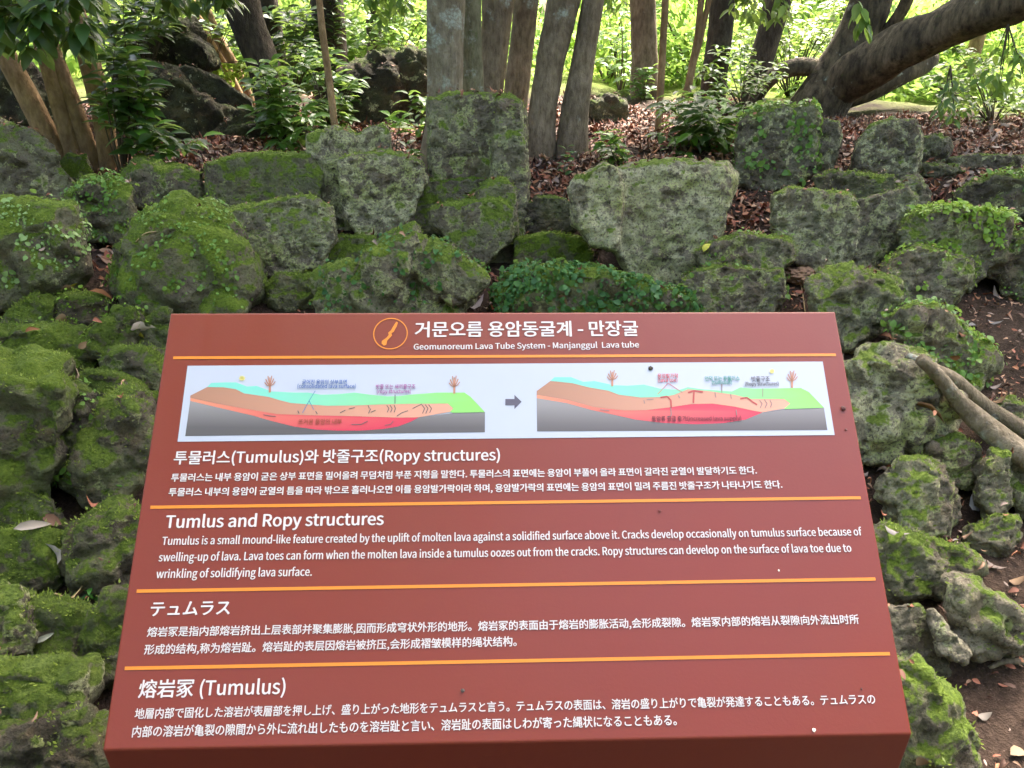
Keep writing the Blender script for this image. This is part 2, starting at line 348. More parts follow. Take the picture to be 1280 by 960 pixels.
# --- right terrace
rock('rock', 'dark ivy speckled block with square top under the branching tree', G, [[(930,149),(960,139),(1010,137),(1017,150),(1013,212),(985,232),(950,233),(924,226)]], 0.3, 0.4, 0.75, sf=.86, block=True)
rock('rock', 'grey stub leaning behind the dark ivy speckled block', G, [[(1008,168),(1030,153),(1046,156),(1048,176),(1036,216),(1005,218)]], 0.25, 0.45, 0.9, block=True)
rock('rock', 'rounded upright stone standing on the leafy terrace', G, [[(1077,182),(1090,161),(1115,154),(1140,155),(1148,175),(1144,214),(1125,230),(1080,224),(1070,208)]], 0.25, 0.5, 0.85, block=True)
rock('rock', 'low stone behind the rounded upright one, at the edge of the lawn', G, [[(1146,174),(1172,171),(1188,180),(1186,203),(1150,205)]], 0.2, 0.25, 0.7)
rock('kerb_stone', 'long flat kerb stone at the lawn edge, upper right', 'kerb stone', [[(1192,198),(1225,195),(1275,196),(1275,212),(1194,214)]], 0.2, 0.25, 0.8, sf=.9, facet=.2, group='low stones at the lawn edge', block=True)
rock('rock', 'thin dark edging stone among leaves, left of the kerb stone', G, [[(1148,206),(1190,206),(1205,216),(1180,224),(1150,220)]], 0.2, 0.25, 0.6)
rock('rock', 'massive double faced block with pitted sides, leafy terrace edge', G, [[(967,246),(990,237),(1058,244),(1074,262),(1066,320),(1032,346),(988,322),(968,284)], [(1045,262),(1080,250),(1134,236),(1146,246),(1140,272),(1117,320),(1084,338),(1050,334)]], 0.34, 0.67, 1.0, sf=.88, facet=.6, depth=3.5, offs=[-.06,.06], block=True)
rock('rock', 'flat dark ledge lying on the massive double faced block', G, [[(1024,223),(1045,218),(1110,222),(1122,240),(1080,254),(1058,248),(1026,242)]], 0.45, 0.25, 0.65, depth=3.75, block=True)
rock('rock', 'smooth rounded stone at the right shoulder of the double faced block', G, [[(1118,238),(1135,225),(1154,225),(1162,240),(1152,264),(1132,272)]], 0.2, 0.35, 0.8)
rock('rock', 'dark mossy boulder at the upper right edge above the ferny block', G, [[(1184,268),(1214,232),(1250,219),(1320,222),(1320,280),(1256,282)]], 0.36, 0.3, 0.6)
rock('rock', 'block with bright creeping ferns spilling over its top, right side', G, [[(1130,292),(1146,270),(1195,265),(1254,275),(1256,302),(1236,332),(1215,362),(1180,348),(1160,318),(1135,312)]], 0.5, 0.45, 1.0, block=True)
rock('rock', 'wedge of bare grey stone capped with moss, below the ferny block', G, [[(1108,336),(1130,318),(1150,311),(1209,328),(1206,352),(1180,386),(1140,390),(1115,362)]], 0.38, 0.5, 1.1, sf=.86, block=True)
rock('rock', 'rough lichen flecked boulder touching the top right corner of the sign', G, [[(1016,356),(1035,341),(1075,338),(1110,346),(1127,366),(1120,388),(1104,414),(1084,432),(1036,436),(1018,390)]], 0.38, 0.55, 1.05)
rock('rock', 'shaded stone at the right edge under the dark mossy boulder', G, [[(1234,338),(1255,302),(1320,286),(1320,375),(1258,372)]], 0.41, 0.25, 0.6)
rock('rock', 'long fern flecked boulder sloping down behind the root', G, [[(1113,404),(1140,386),(1176,388),(1220,424),(1244,458),(1232,492),(1190,484),(1130,434)]], 0.47, 0.5, 1.0)
rock('rock', 'big angular rock with lichen shoulders beside the sign diagram', G, [[(1050,468),(1084,437),(1112,430),(1146,446),(1190,498),(1195,525),(1160,549),(1110,572),(1072,580),(1055,525)]], .24, .8, 1.15, sf=.76, facet=1.3)
rock('rock', 'pale egg shaped stone with sunlit flank under the big angular rock', G, [[(1103,600),(1130,576),(1165,580),(1188,610),(1190,646),(1178,668),(1140,670),(1110,642)]], 0.34, 0.55, 1.2)
rock('rock', 'shouldered stone wedged between egg shaped stone and root', G, [[(1158,562),(1195,546),(1220,560),(1223,592),(1210,616),(1186,608),(1166,582)]], 0.36, 0.55, 1.1)
rock('rock', 'knobbly upright stone right of the egg shaped stone', G, [[(1224,592),(1240,569),(1260,566),(1266,600),(1263,642),(1236,652),(1221,622)]], 0.36, 0.5, 1.0)
rock('rock', 'round brown cobble right under the knobbly upright stone', G, [[(1211,660),(1240,647),(1268,645),(1273,680),(1250,693),(1222,689),(1208,673)]], 0.32, 0.25, 1.0)
rock('rock', 'stone cut by the right picture edge beside the knobbly upright one', G, [[(1265,572),(1290,560),(1325,575),(1320,640),(1270,644)]], 0.32, 0.45, 1.0)
rock('rock', 'small grey stone lodged under the root at the right edge', G, [[(1236,512),(1262,500),(1290,515),(1285,545),(1245,545)]], 0.3, 0.35, 0.9)
rock('rock', 'mossy nose of rock beside the English paragraph, right of the sign', G, [[(1094,668),(1110,656),(1140,674),(1176,702),(1188,732),(1160,758),(1116,758),(1098,705)]], 0.46, 0.25, 1.0)
rock('rock', 'mossy ridge stone lying above the grey chip, right of the sign', G, [[(1122,684),(1160,672),(1206,690),(1232,716),(1202,730),(1168,722)]], 0.46, 0.25, 1.0)
rock('rock', 'buff bare topped stone with moss below, lower right', G, [[(1188,728),(1210,722),(1246,745),(1276,766),(1292,792),(1266,816),(1220,828),(1194,792)]], 0.3, 0.25, 1.25)
rock('flat_stone', 'flat slate grey slab set in the soil against the sign edge', 'rock', [[(1108,762),(1150,760),(1166,780),(1184,842),(1150,842),(1116,818)]], 0.1, 0.15, 0.8, thick=.35, sf=.9, facet=.2, amp=.4, block=True)
rock('stone_chip', 'pointed grey chip of stone leaning on the flat slab', 'rock', [[(1159,766),(1168,763),(1208,810),(1203,826),(1175,814)]], 0.05, 0.35, 1.1, thick=.5, facet=.2, amp=.3, block=True, depth=hit_ground(1190, 838).y - .05)
rock('rock', 'vivid moss covered hummock stone at the lower right corner of the sign', G, [[(1122,832),(1150,835),(1182,860),(1204,892),(1222,930),(1216,975),(1136,980),(1128,884)]], .46, .3, .78)
# --- left foreground beside the sign
S = 'left foreground stones'
rock('rock', 'little green stone at left below the boulder with round leaves', G, [[(8,410),(22,388),(44,371),(64,377),(61,402),(40,418)]], 0.63, 0.1, 0.61)
rock('rock', 'rounded green stone with one tan leaf lying on it', G, [[(60,386),(91,369),(131,377),(139,391),(116,412),(74,410)]], 0.68, 0.1, 0.61)
rock('rock', 'broad low mossy stone under the tan leafed one, left side', G, [[(-30,418),(33,414),(100,411),(121,430),(118,447),(100,464),(67,462),(33,450),(-30,452)]], 0.68, 0.1, 0.65)
rock('rock', 'leaning mossy stone with creeping shoots, left of the sign top', G, [[(116,420),(148,388),(175,390),(169,421),(156,443),(127,458)]], 0.65, 0.15, 0.61)
rock('rock', 'slim dark stone pressed against the upper left side of the sign', G, [[(172,415),(192,392),(214,388),(214,452),(186,450)]], 0.54, 0.1, 0.5)
rock('rock', 'largest smooth mossy boulder of the left edge, beside a deep dark gap', G, [[(-40,442),(33,447),(82,468),(79,500),(72,555),(68,592),(55,622),(20,634),(-40,634)]], 0.65, 0.13, 0.65, sf=.72)
rock('rock', 'mossy stone with a wide flat back above the two tall stones', G, [[(76,494),(110,466),(158,469),(184,494),(166,508),(106,524)]], 0.65, 0.15, 0.68)
rock('rock', 'grey green stone between leaning stone and sign, beside the Korean heading', G, [[(128,462),(148,440),(180,438),(204,450),(198,492),(160,480)]], 0.52, 0.35, 0.68)
rock('rock', 'narrow upright stone filling the dark gap, fern tuft at its head', G, [[(72,494),(97,489),(113,515),(106,570),(101,612),(78,604),(69,556)]], 0.41, 0.2, 0.5)
rock('rock', 'tall rounded stone with a grey worn patch, beside the Korean paragraph', G, [[(107,518),(144,491),(180,504),(188,555),(172,592),(152,620),(107,630),(102,572)]], 0.54, 0.27, 0.68, sf=.72)
rock('rock', 'hump of moss at the left edge with dry leaves at its right', G, [[(-30,624),(34,612),(76,634),(73,656),(22,670),(-30,664)]], 0.68, 0.1, 0.61)
rock('rock', 'squat green stone at the left edge below the dry leaves', G, [[(-30,676),(37,665),(68,673),(69,725),(37,738),(-30,735)]], 0.63, 0.1, 0.61)
rock('rock', 'wide boulder with grey ridge, pressed to the left side of the sign', G, [[(78,698),(100,662),(124,640),(158,625),(186,640),(176,705),(150,742),(92,738),(80,715)]], 0.54, 0.35, 0.65, sf=.72)
rock('rock', 'pale lichen stained stone cut by the lower left edge', G, [[(-40,742),(24,742),(44,780),(36,825),(-40,842)]], 0.5, 0.6, 0.72)
rock('rock', 'dim mossy stone with one whitish dead leaf', G, [[(30,768),(67,750),(114,765),(120,800),(92,828),(42,830)]], 0.59, 0.15, 0.54)
rock('rock', 'shaded sliver of stone along the lower left side of the sign', G, [[(108,795),(136,742),(170,742),(160,850),(112,845)]], 0.41, 0.1, 0.43)
rock('rock', 'bottom left boulder with white lichen blotches', G, [[(-40,846),(56,832),(103,832),(108,878),(78,908),(40,924),(-40,916)]], 0.54, 0.65, 0.61)
rock('rock', 'dark muddy stone in the bottom left corner', G, [[(-40,918),(60,908),(112,890),(150,920),(150,1000),(-40,1000)]], 0.3, 0.15, 0.43)

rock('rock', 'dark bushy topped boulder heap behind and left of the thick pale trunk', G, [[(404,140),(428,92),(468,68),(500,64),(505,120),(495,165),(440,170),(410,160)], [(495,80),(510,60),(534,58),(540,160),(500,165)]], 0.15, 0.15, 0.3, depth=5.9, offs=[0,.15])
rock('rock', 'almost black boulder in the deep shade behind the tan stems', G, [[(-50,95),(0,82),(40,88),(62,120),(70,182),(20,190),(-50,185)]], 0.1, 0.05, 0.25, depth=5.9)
rock('rock', 'low dark stone in the leaves right behind the two stemmed tree', G, [[(735,132),(760,120),(778,128),(782,150),(740,155)]], 0.2, 0.15, 0.5)
rock('rock', 'mossy low stone on the litter in front of the furrowed terrace trunk', G, [[(748,120),(775,116),(786,126),(770,134),(750,132)]], 0.54, 0.15, 0.7, depth=7.2)
# ------------------------------------------------------------------ leaves, stems, trunks
def leaf_template(n=4):
    """a folded, slightly drooping blade: base at 0, tip at x=1, half width .5; returns verts, faces"""
    if n == 1:
        co = [(0,0,0), (.45,.5,.07), (1,0,-.1), (.45,-.5,.07)]
        return np.array(co), np.array([(0,2,1),(0,3,2)])
    xs = [0, .22, .5, .8, 1.0]; ws = [0, .40, .5, .30, 0]; zs = [0, .04, .03, -.06, -.17]
    co = [(0,0,0)]; 
    for x, w_, z in zip(xs[1:4], ws[1:4], zs[1:4]): co += [(x, w_, z + .10 * w_), (x, 0, z - .02), (x, -w_, z + .10 * w_)]
    co.append((1, 0, zs[4]))
    f = [(0,2,1),(0,3,2)]
    for a in (1, 4): f += [(a,a+1,a+4),(a,a+4,a+3),(a+1,a+2,a+5),(a+1,a+5,a+4)]
    f += [(7,8,10),(8,9,10)]
    return np.array(co), np.array(f)
T_FINE, T_COARSE = leaf_template(4), leaf_template(1)
def unit(v): return v / np.maximum(np.linalg.norm(v, axis=-1, keepdims=True), 1e-9)
def leaves(name, P, D, U, length, width, tint, tmpl=T_FINE, curl=1.0):
    """P base points, D directions, U rough up normals; arrays (n,3)"""
    co, f = tmpl; n = len(P)
    D = unit(np.asarray(D, float)); S = unit(np.cross(np.asarray(U, float), D)); Z = np.cross(D, S)
    ln = np.broadcast_to(length, (n,)).reshape(n, 1, 1); wd = np.broadcast_to(width, (n,)).reshape(n, 1, 1)
    V = np.asarray(P)[:, None] + D[:, None] * co[None, :, 0:1] * ln + S[:, None] * co[None, :, 1:2] * wd + Z[:, None] * co[None, :, 2:3] * ln * np.broadcast_to(curl, (n,)).reshape(n, 1, 1)
    k = len(co); F = (f[None] + (np.arange(n) * k)[:, None, None]).reshape(-1, f.shape[1])
    tt = np.repeat(np.asarray(tint), k, axis=0)
    return mesh_np(name, V.reshape(-1, 3), [F], True, tt)
def tints(n, a, b, c=None, pc=.1, jit=.18):
    t = RNG.random((n, 1)); col = np.array(a) * (1 - t) + np.array(b) * t
    if c is not None:
        k = RNG.random(n) < pc; col[k] = np.array(c)
    return np.clip(col * (1 + (RNG.random((n, 1)) - .5) * 2 * jit), 0, 1)
def tube(points, radii, sides=8, wob=0.0, seed=0., ring=None, lobes=0.0):
    """tapered tube through 3D points, resampled every `ring` metres; returns verts, faces"""
    P = [Vector(p) for p in points]; seg = [(P[i + 1] - P[i]).length for i in range(len(P) - 1)]; tot = sum(seg)
    m = max(len(P) * 3, int(tot / ring)) if ring else len(P) * 3
    cum = np.concatenate([[0], np.cumsum(seg)]); s = np.linspace(0, tot, m)
    A = np.array(P); X = np.stack([np.interp(s, cum, A[:, i]) for i in range(3)], 1); Rr = np.interp(s, cum, radii)
    for _ in range(2 if len(P) > 2 else 0):
        X[1:-1] = (X[:-2] + 2 * X[1:-1] + X[2:]) / 4
    T = unit(np.gradient(X, axis=0)); ref = np.array([0, 1, .05]) if abs(T[0][1]) < .9 else np.array([1, 0, 0])
    S = unit(np.cross(np.broadcast_to(ref, T.shape), T)); B = np.cross(T, S)
    co = []
    for i in range(m):
        for k in range(sides):
            a = 2 * math.pi * k / sides; d = S[i] * math.cos(a) + B[i] * math.sin(a); r = Rr[i]
            if wob or lobes:
                q = Vector(X[i]) * 3.0 + Vector(d) * .8 + Vector((seed, seed, 0))
                r *= 1 + wob * noise.fractal(q, .9, 2.0, 4) + lobes * noise.noise(Vector((d[0] * 2.2, d[1] * 2.2 + seed, X[i][2] * .8 + d[2])))
            co.append(X[i] + d * r)
    n = sides; F = []
    for i in range(m - 1):
        for k in range(n): F.append((i*n+k, i*n+(k+1) % n, (i+1)*n+(k+1) % n, (i+1)*n+k))
    co.append(X[0]); co.append(X[-1]); T3 = []
    for k in range(n): T3 += [(m*n, (k+1) % n, k), (m*n+1, (m-1)*n+k, (m-1)*n+(k+1) % n)]
    return np.array(co), np.array(F), np.array(T3)
def merge(parts):
    co, q, t, o = [], [], [], 0
    for c, f, g in parts:
        co.append(c); q.append(f + o); t.append(g + o); o += len(c)
    return np.concatenate(co), np.concatenate(q), np.concatenate(t)
def tube_obj(name, parts, mat, parent):
    co, q, t = merge(parts)
    inv = np.array(parent.location) if parent else 0
    return link(name, mesh_np(name, co - inv, [q, t]), mat, parent)
def px_path(pts, Y0, dY=0.0):
    """pixel outline of a stem (x, y, width): 3D points and radii at distance Y0 (Y0+dY at its far end)"""
    out, rad = [], []
    for i, (x, y, w_) in enumerate(pts):
        Y = Y0 + dY * i / max(1, len(pts) - 1); p = at(x, y, Y); out.append(p)
        rad.append(w_ / FPX * (p - CAM).dot(FW) / 2)
    return out, rad
_crowns = {}
def crown_mesh(kind, n=2800, rad=(1.6, 1.6, 1.2)):
    """loose clumps of leaves round an uneven ellipsoid"""
    if kind in _crowns: return _crowns[kind]
    cl = unit(RNG.normal(size=(46, 3))) * (RNG.random((46, 1)) ** .5) * np.array(rad)
    which = RNG.integers(0, 46, n); P = cl[which] + RNG.normal(size=(n, 3)) * np.array((.27, .27, .16))
    D = RNG.normal(size=(n, 3)); D[:, 2] -= .5; U = RNG.normal(size=(n, 3)) * .6 + (0, 0, 1)
    me = leaves('crown', P, D, U, RNG.uniform(.13, .2, n), RNG.uniform(.07, .1, n), tints(n, (.03, .07, .012), (.09, .15, .025)), T_COARSE)
    me.materials.append(M_FAR); _crowns[kind] = me; return me
def tree(name, label, stems, mat, Y=None, base_px=None, top=5.5, wob=.10, crown=True, sides=20, group=None, cat='tree', lobes=.06, crown_scale=1.0, sub='trunk', cz=None):
    """stems: pixel paths from the foot upward; each is carried on past the frame to its crown"""
    x0, y0, _w = stems[0][0]
    g = hit_ground(*(base_px or (x0, y0)))
    Yb = Y or g.y; root = empty(name, (at(x0, y0, Yb).x, Yb, ground_z(at(x0, y0, Yb).x, Yb)))
    tag(root, label, cat, group)
    tips = []
    for st in stems:
        p, r = px_path(st, Yb)
        dn = (p[1] - p[0]).normalized(); p.insert(0, p[0] - dn * .10); r.insert(0, r[0] * 1.16); p.insert(0, p[0] - dn * .12 + Vector((0, 0, -.06))); r.insert(0, r[1] * 1.55)
        d = (p[-1] - p[-2]).normalized(); d = (d + Vector((0, 0, .8))).normalized() if d.z < .9 else d
        L_ = (top - p[-1].z) / max(.3, d.z)
        for k in (.33, .66, 1.0):
            p.append(p[-1 if k == .33 else -1] + d * L_ / 3); r.append(r[-1] * .82)
        tips.append(p[-1])
        tube_obj(sub, [tube(p, r, sides, wob, random.random() * 50, .05 if crown_scale > 0 else .1, lobes)], mat, root)
    if crown:
        for i, tp in enumerate(tips[:2]):
            o = link('crown', crown_mesh('abc'[(i + len(label)) % 3]), None, root)
            o.location = tp - root.location + Vector((0, 0, .1)); o.rotation_euler = (0, 0, random.random() * 6.28); o.scale = (crown_scale,) * 3
            if cz: o.location.z = cz
    return root

# --- tan many-stemmed camellia at the left
tree('tree', 'tan barked tree with four leaning stems at the far left', [
    [(64,182,27), (40,130,26), (8,70,26), (-25,10,26)],
    [(92,184,26), (72,110,25), (50,40,24), (30,-20,23)],
    [(116,200,21), (96,140,19), (72,75,18), (55,30,17), (40,-20,16)],
    [(137,202,25), (128,140,25), (108,60,25), (88,0,26), (75,-40,26)]], M_BARK_TAN, 4.75, top=4.6, wob=.12)
# --- pale and grey trunks in the middle
tree('tree', 'thick pale trunk blotched with white lichen rising behind the tall block', [[(549,240,56), (553,180,50), (556,117,45), (557,50,46), (557,-20,49)]], M_BARK_PALE, 4.72, top=6)
tree('tree', 'slim greenish trunk right against the thick pale trunk', [[(592,200,27), (591,117,27), (591,50,22), (591,-20,20)]], M_BARK_GREEN, 4.98, top=6, crown_scale=.8)
tree('tree', 'straight dark grey trunk third from the thick pale one', [[(614,205,27), (614,117,28), (617,84,31), (621,20,38), (623,-20,42)]], M_BARK_GREY, 5.25, top=6)
tree('tree', 'dark trunk leaning right, framed by two paler grey trunks', [[(640,205,30), (646,115,30), (654,40,30), (661,-20,32)]], M_BARK_GREY, 5.6, top=6)
tree('tree', 'two stemmed grey tree leaning right, its foot in red leaves', [
    [(672,210,42), (677,150,37), (687,77,36), (706,0,41), (713,-30,41)],
    [(713,208,42), (717,150,37), (725,100,31), (741,0,27), (747,-30,26)]], M_BARK_GREY, 5.0, top=6, lobes=.07)
# --- behind left
tree('tree', 'thin pale sunlit stem leaning left behind the shaded mound', [[(313,122,9), (295,85,11), (268,40,13), (244,-20,14)]], M_BARK_TAN, 7.2, top=5)
tree('tree', 'pale twin stem close behind the leaning sunlit one', [[(300,118,8), (275,70,12), (250,30,14), (228,-20,16)]], M_BARK_TAN, 7.6, top=5, crown=False)
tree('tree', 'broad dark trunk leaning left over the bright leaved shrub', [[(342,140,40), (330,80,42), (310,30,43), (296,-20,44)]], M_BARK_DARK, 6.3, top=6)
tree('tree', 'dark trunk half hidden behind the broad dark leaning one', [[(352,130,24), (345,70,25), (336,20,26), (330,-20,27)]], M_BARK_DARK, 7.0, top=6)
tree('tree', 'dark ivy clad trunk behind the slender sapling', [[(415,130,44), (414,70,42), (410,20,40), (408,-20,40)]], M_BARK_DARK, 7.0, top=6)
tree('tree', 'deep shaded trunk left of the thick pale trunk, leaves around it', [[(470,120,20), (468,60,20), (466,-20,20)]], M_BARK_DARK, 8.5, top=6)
tree('sapling', 'slender bare sapling behind the two columned stone', [[(419,163,9), (413,110,9), (403,40,9), (397,-20,8)]], M_BARK_TAN, 4.55, top=4, sides=10, crown_scale=.45, wob=.06, cat='sapling')
# --- right
tree('tree', 'straight furrowed trunk on the leafy terrace, sunlit lawn on its left', [[(806,140,36), (806,80,34), (804,20,33), (803,-20,33)]], M_BARK_GREY, 7.6, top=6)
tree('sapling', 'thin brown sapling leaning right beside the furrowed terrace trunk', [[(822,165,8), (826,110,9), (829,50,9), (833,-20,9)]], M_BARK_TAN, 5.6, top=4, sides=10, crown_scale=.4, cat='sapling')
tree('sapling', 'forked reddish sapling between the two dark terrace trunks', [[(852,150,10), (862,100,10), (872,50,9), (878,-20,8)], [(860,105,7), (876,50,7), (890,-20,7)]], M_BARK_TAN, 5.7, top=4, sides=10, crown=False, cat='sapling')
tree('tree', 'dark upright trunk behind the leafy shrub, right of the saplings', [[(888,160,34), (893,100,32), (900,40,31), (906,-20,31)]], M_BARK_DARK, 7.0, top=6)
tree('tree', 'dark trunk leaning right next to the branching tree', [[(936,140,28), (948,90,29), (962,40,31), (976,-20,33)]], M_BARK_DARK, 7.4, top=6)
# the big forking tree: trunk, limbs, boughs
def big_tree():
    Y = 6.9; root = empty('tree', (at(1018, 150, Y).x, Y, ground_z(at(1018, 150, Y).x, Y)))
    tag(root, 'old furrowed tree forking low with a heavy bough sweeping to the right', 'tree')
    p, r = px_path([(1008,165,84), (1022,135,72), (1046,92,62), (1068,50,56), (1086,10,54), (1098,-30,50)], Y)
    p += [p[-1] + Vector((.5, .1, 1.6)), p[-1] + Vector((1.2, .2, 3.4))]; r += [r[-1] * .8, r[-1] * .55]
    tube_obj('trunk', [tube(p, r, 28, .12, 3, .05, .12)], M_BARK_ROUGH, root)
    p2, r2 = px_path([(1032,120,50), (1075,88,56), (1120,62,54), (1165,42,52), (1215,18,56), (1265,-2,60), (1320,-25,56)], Y, -1.4)
    p2 += [p2[-1] + Vector((1.2, -.4, .9))]; r2 += [r2[-1] * .6]
    tube_obj('bough', [tube(p2, r2, 24, .13, 11, .05, .10)], M_BARK_ROUGH, root)
    p3, r3 = px_path([(1030,132,30), (1075,112,34), (1115,96,31), (1150,82,28), (1162,72,26)], Y, .3)
    tube_obj('branch_stub', [tube(p3, r3, 16, .14, 5, .05, .1)], M_BARK_ROUGH, root)
    p4, r4 = px_path([(1096,58,16), (1110,38,16), (1128,15,15), (1142,-20,15)], Y, -.3)
    p4 += [p4[-1] + Vector((.3, 0, 1.6))]; r4 += [.03]
    tube_obj('branch', [tube(p4, r4, 14, .1, 8, .05, .05)], M_BARK_ROUGH, root)
    p5, r5 = px_path([(1030,86,20), (1000,82,22), (972,90,20), (952,108,18), (938,136,18), (930,165,16)], Y, .2)
    tube_obj('branch', [tube(p5, r5, 14, .1, 9, .05, .06)], M_BARK_ROUGH, root)
    for q, s in ((p[-1], 1.25), (p2[-1] + Vector((0, .3, 1.6)), 1.1)):
        o = link('crown', crown_mesh('a'), None, root); o.location = q - root.location; o.scale = (s,) * 3; o.rotation_euler.z = s * 9
big_tree()
tree('tree', 'pale slanting stem on the bright slope at the right', [[(1196,150,16), (1208,95,17), (1222,50,16), (1238,-20,15)]], M_BARK_TAN, 8.2, top=5)
tree('tree', 'leaning stem cut by the right picture edge above the kerb stone', [[(1262,118,9), (1275,105,9), (1300,80,9)]], M_BARK_GREY, 8.0, top=4.5, crown_scale=.7)

def sheen_blocker_tree():  # added out of view: its crown blocks the sky sheen on the board's left
    root = empty('tree', (-2.4, -.8, 0)); tag(root, 'unseen tree added behind the viewer, its crown keeping sky reflection off the left of the sign', 'tree')
    tube_obj('trunk', [tube([(-2.4, -.8, -.1), (-2.35, -.75, 1.5), (-2.2, -.65, 3), (-1.9, -.5, 4.6)], [.16, .13, .11, .06], 16, .1, 3, .1)], M_BARK_GREY, root)
    o = link('crown', crown_mesh('a'), None, root); o.location = Vector((-1.75, -.5, 4.8)) - root.location; o.scale = (1.3, 1.3, 1)
sheen_blocker_tree()
# ------------------------------------------------------------------ shrubs and seedlings
def shrub(name, label, poly, Y, n, L_=(.06, .10), ratio=.46, a=(.02, .055, .012), b=(.05, .12, .02), c=None, pc=.1, depth=.5, foot=None, down=0.3, mat=None, cat='shrub', group=None, fine=True, stem_r=.0035, per=6, hang=False):
    """sprigs of leaves spread through a volume whose outline in the photo is poly"""
    Pp = np.array(poly, float); lo, hi = Pp.min(0), Pp.max(0)
    def inside(x, y):
        k = False; m = len(Pp)
        for i in range(m):
            (x1, y1), (x2, y2) = Pp[i], Pp[i - 1]
            if (y1 > y) != (y2 > y) and x < (x2 - x1) * (y - y1) / (y2 - y1) + x1: k = not k
        return k
    f = foot or ((lo[0] + hi[0]) / 2, hi[1])
    fp = at(f[0], f[1], Y); fz = ground_z(fp.x, Y) - .03
    base = Vector((fp.x, Y, fz)) if not hang else at(f[0], f[1], Y)
    root = empty(name, base); tag(root, label, cat, group)
    sp = []
    while len(sp) < max(3, n // per):
        x, y = random.uniform(lo[0], hi[0]), random.uniform(lo[1], hi[1])
        if inside(x, y): sp.append(at(x, y, Y + random.uniform(-.5, .5) * depth))
    P, D, U = [], [], []; parts = []
    for i, s in enumerate(sp):
        mid = base.lerp(s, .55) + Vector((random.uniform(-.04, .04), random.uniform(-.04, .04), .10 if not hang else -.04)) * (s - base).length
        out = (s - mid).normalized()
        if stem_r and i % 3 == 0: parts.append(tube([base, mid, s], [stem_r * 1.6, stem_r, stem_r * .4], 5))
        for k in range(per):
            az = k * 2.4 + random.random(); t = k / per
            side = Vector((math.cos(az), math.sin(az), 0))
            dv = (out * .5 + side * .9 + Vector((0, 0, random.uniform(-.5, .25) - down * .6))).normalized()
            P.append(s - out * t * .09 + side * .004); D.append(dv); U.append(Vector((random.uniform(-.5, .5), random.uniform(-.6, .3), 1)))
    m = len(P); l = RNG.uniform(*L_, m)
    if parts: tube_obj('stem', parts, M_TWIG, root)
    tt = tints(m, a, b, c, pc)
    link('foliage', leaves('foliage', np.array(P) - np.array(base), np.array(D), np.array(U), l, l * ratio, tt, T_FINE if fine else T_COARSE), mat or M_LEAF, root)
    return root
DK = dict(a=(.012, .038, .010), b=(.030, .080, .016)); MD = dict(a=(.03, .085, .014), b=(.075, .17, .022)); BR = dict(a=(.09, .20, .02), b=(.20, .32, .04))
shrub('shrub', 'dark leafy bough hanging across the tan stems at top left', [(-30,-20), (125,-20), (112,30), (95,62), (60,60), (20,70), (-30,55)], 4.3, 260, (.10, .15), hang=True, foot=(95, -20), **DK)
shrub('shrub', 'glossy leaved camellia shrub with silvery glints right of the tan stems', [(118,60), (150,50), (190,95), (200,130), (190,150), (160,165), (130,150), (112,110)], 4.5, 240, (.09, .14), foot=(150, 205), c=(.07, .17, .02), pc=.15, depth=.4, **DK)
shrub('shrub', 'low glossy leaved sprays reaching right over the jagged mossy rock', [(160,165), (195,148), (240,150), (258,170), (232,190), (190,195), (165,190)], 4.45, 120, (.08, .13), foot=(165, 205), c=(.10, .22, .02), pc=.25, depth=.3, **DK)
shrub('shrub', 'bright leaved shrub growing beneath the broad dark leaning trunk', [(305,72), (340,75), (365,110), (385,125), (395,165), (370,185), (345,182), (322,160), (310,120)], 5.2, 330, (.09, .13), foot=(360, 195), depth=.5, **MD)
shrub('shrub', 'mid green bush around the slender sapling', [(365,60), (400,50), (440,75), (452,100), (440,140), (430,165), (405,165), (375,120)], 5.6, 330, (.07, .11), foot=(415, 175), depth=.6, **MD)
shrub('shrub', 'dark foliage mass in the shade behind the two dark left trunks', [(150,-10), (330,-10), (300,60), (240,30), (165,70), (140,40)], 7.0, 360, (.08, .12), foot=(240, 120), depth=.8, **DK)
shrub('seedling', 'yellow green seedling sprouting above the two columned stone', [(475,128), (500,125), (508,140), (498,160), (478,150)], 4.5, 22, (.08, .11), foot=(490, 190), depth=.08, cat='seedling', a=(.10, .24, .02), b=(.16, .30, .03), stem_r=.003)
shrub('seedling', 'small dark seedling between the two columned stone and tall block', [(492,175), (520,180), (526,196), (500,195)], 4.45, 16, (.06, .09), foot=(510, 205), depth=.1, cat='seedling', stem_r=.003, **MD)
shrub('seedling', 'low leafy plant on the leaf litter right of the two stemmed tree', [(742,172), (770,160), (795,170), (790,195), (752,196)], 4.7, 54, (.07, .11), foot=(775, 205), depth=.2, cat='plant', stem_r=.003, c=(.10, .24, .02), pc=.2, **MD)
shrub('seedling', 'tiny heart leaved shoot at the foot of the two stemmed tree', [(700,190), (712,180), (718,196), (706,208)], 4.6, 14, (.04, .06), foot=(708, 210), depth=.05, cat='seedling', stem_r=.002, ratio=.7, a=(.03, .10, .04), b=(.05, .13, .05))
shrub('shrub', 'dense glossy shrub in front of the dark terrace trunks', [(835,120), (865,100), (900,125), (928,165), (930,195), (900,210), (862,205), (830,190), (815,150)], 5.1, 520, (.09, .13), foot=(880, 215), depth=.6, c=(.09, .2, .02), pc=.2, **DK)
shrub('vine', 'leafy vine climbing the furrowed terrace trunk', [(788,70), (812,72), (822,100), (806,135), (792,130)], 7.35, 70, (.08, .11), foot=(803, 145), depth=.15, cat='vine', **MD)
shrub('shrub', 'feathery shrub in half shade under the dark leaning terrace trunk', [(880,60), (930,50), (985,85), (960,130), (920,140), (880,130)], 6.6, 360, (.06, .10), foot=(930, 150), depth=.6, **MD)
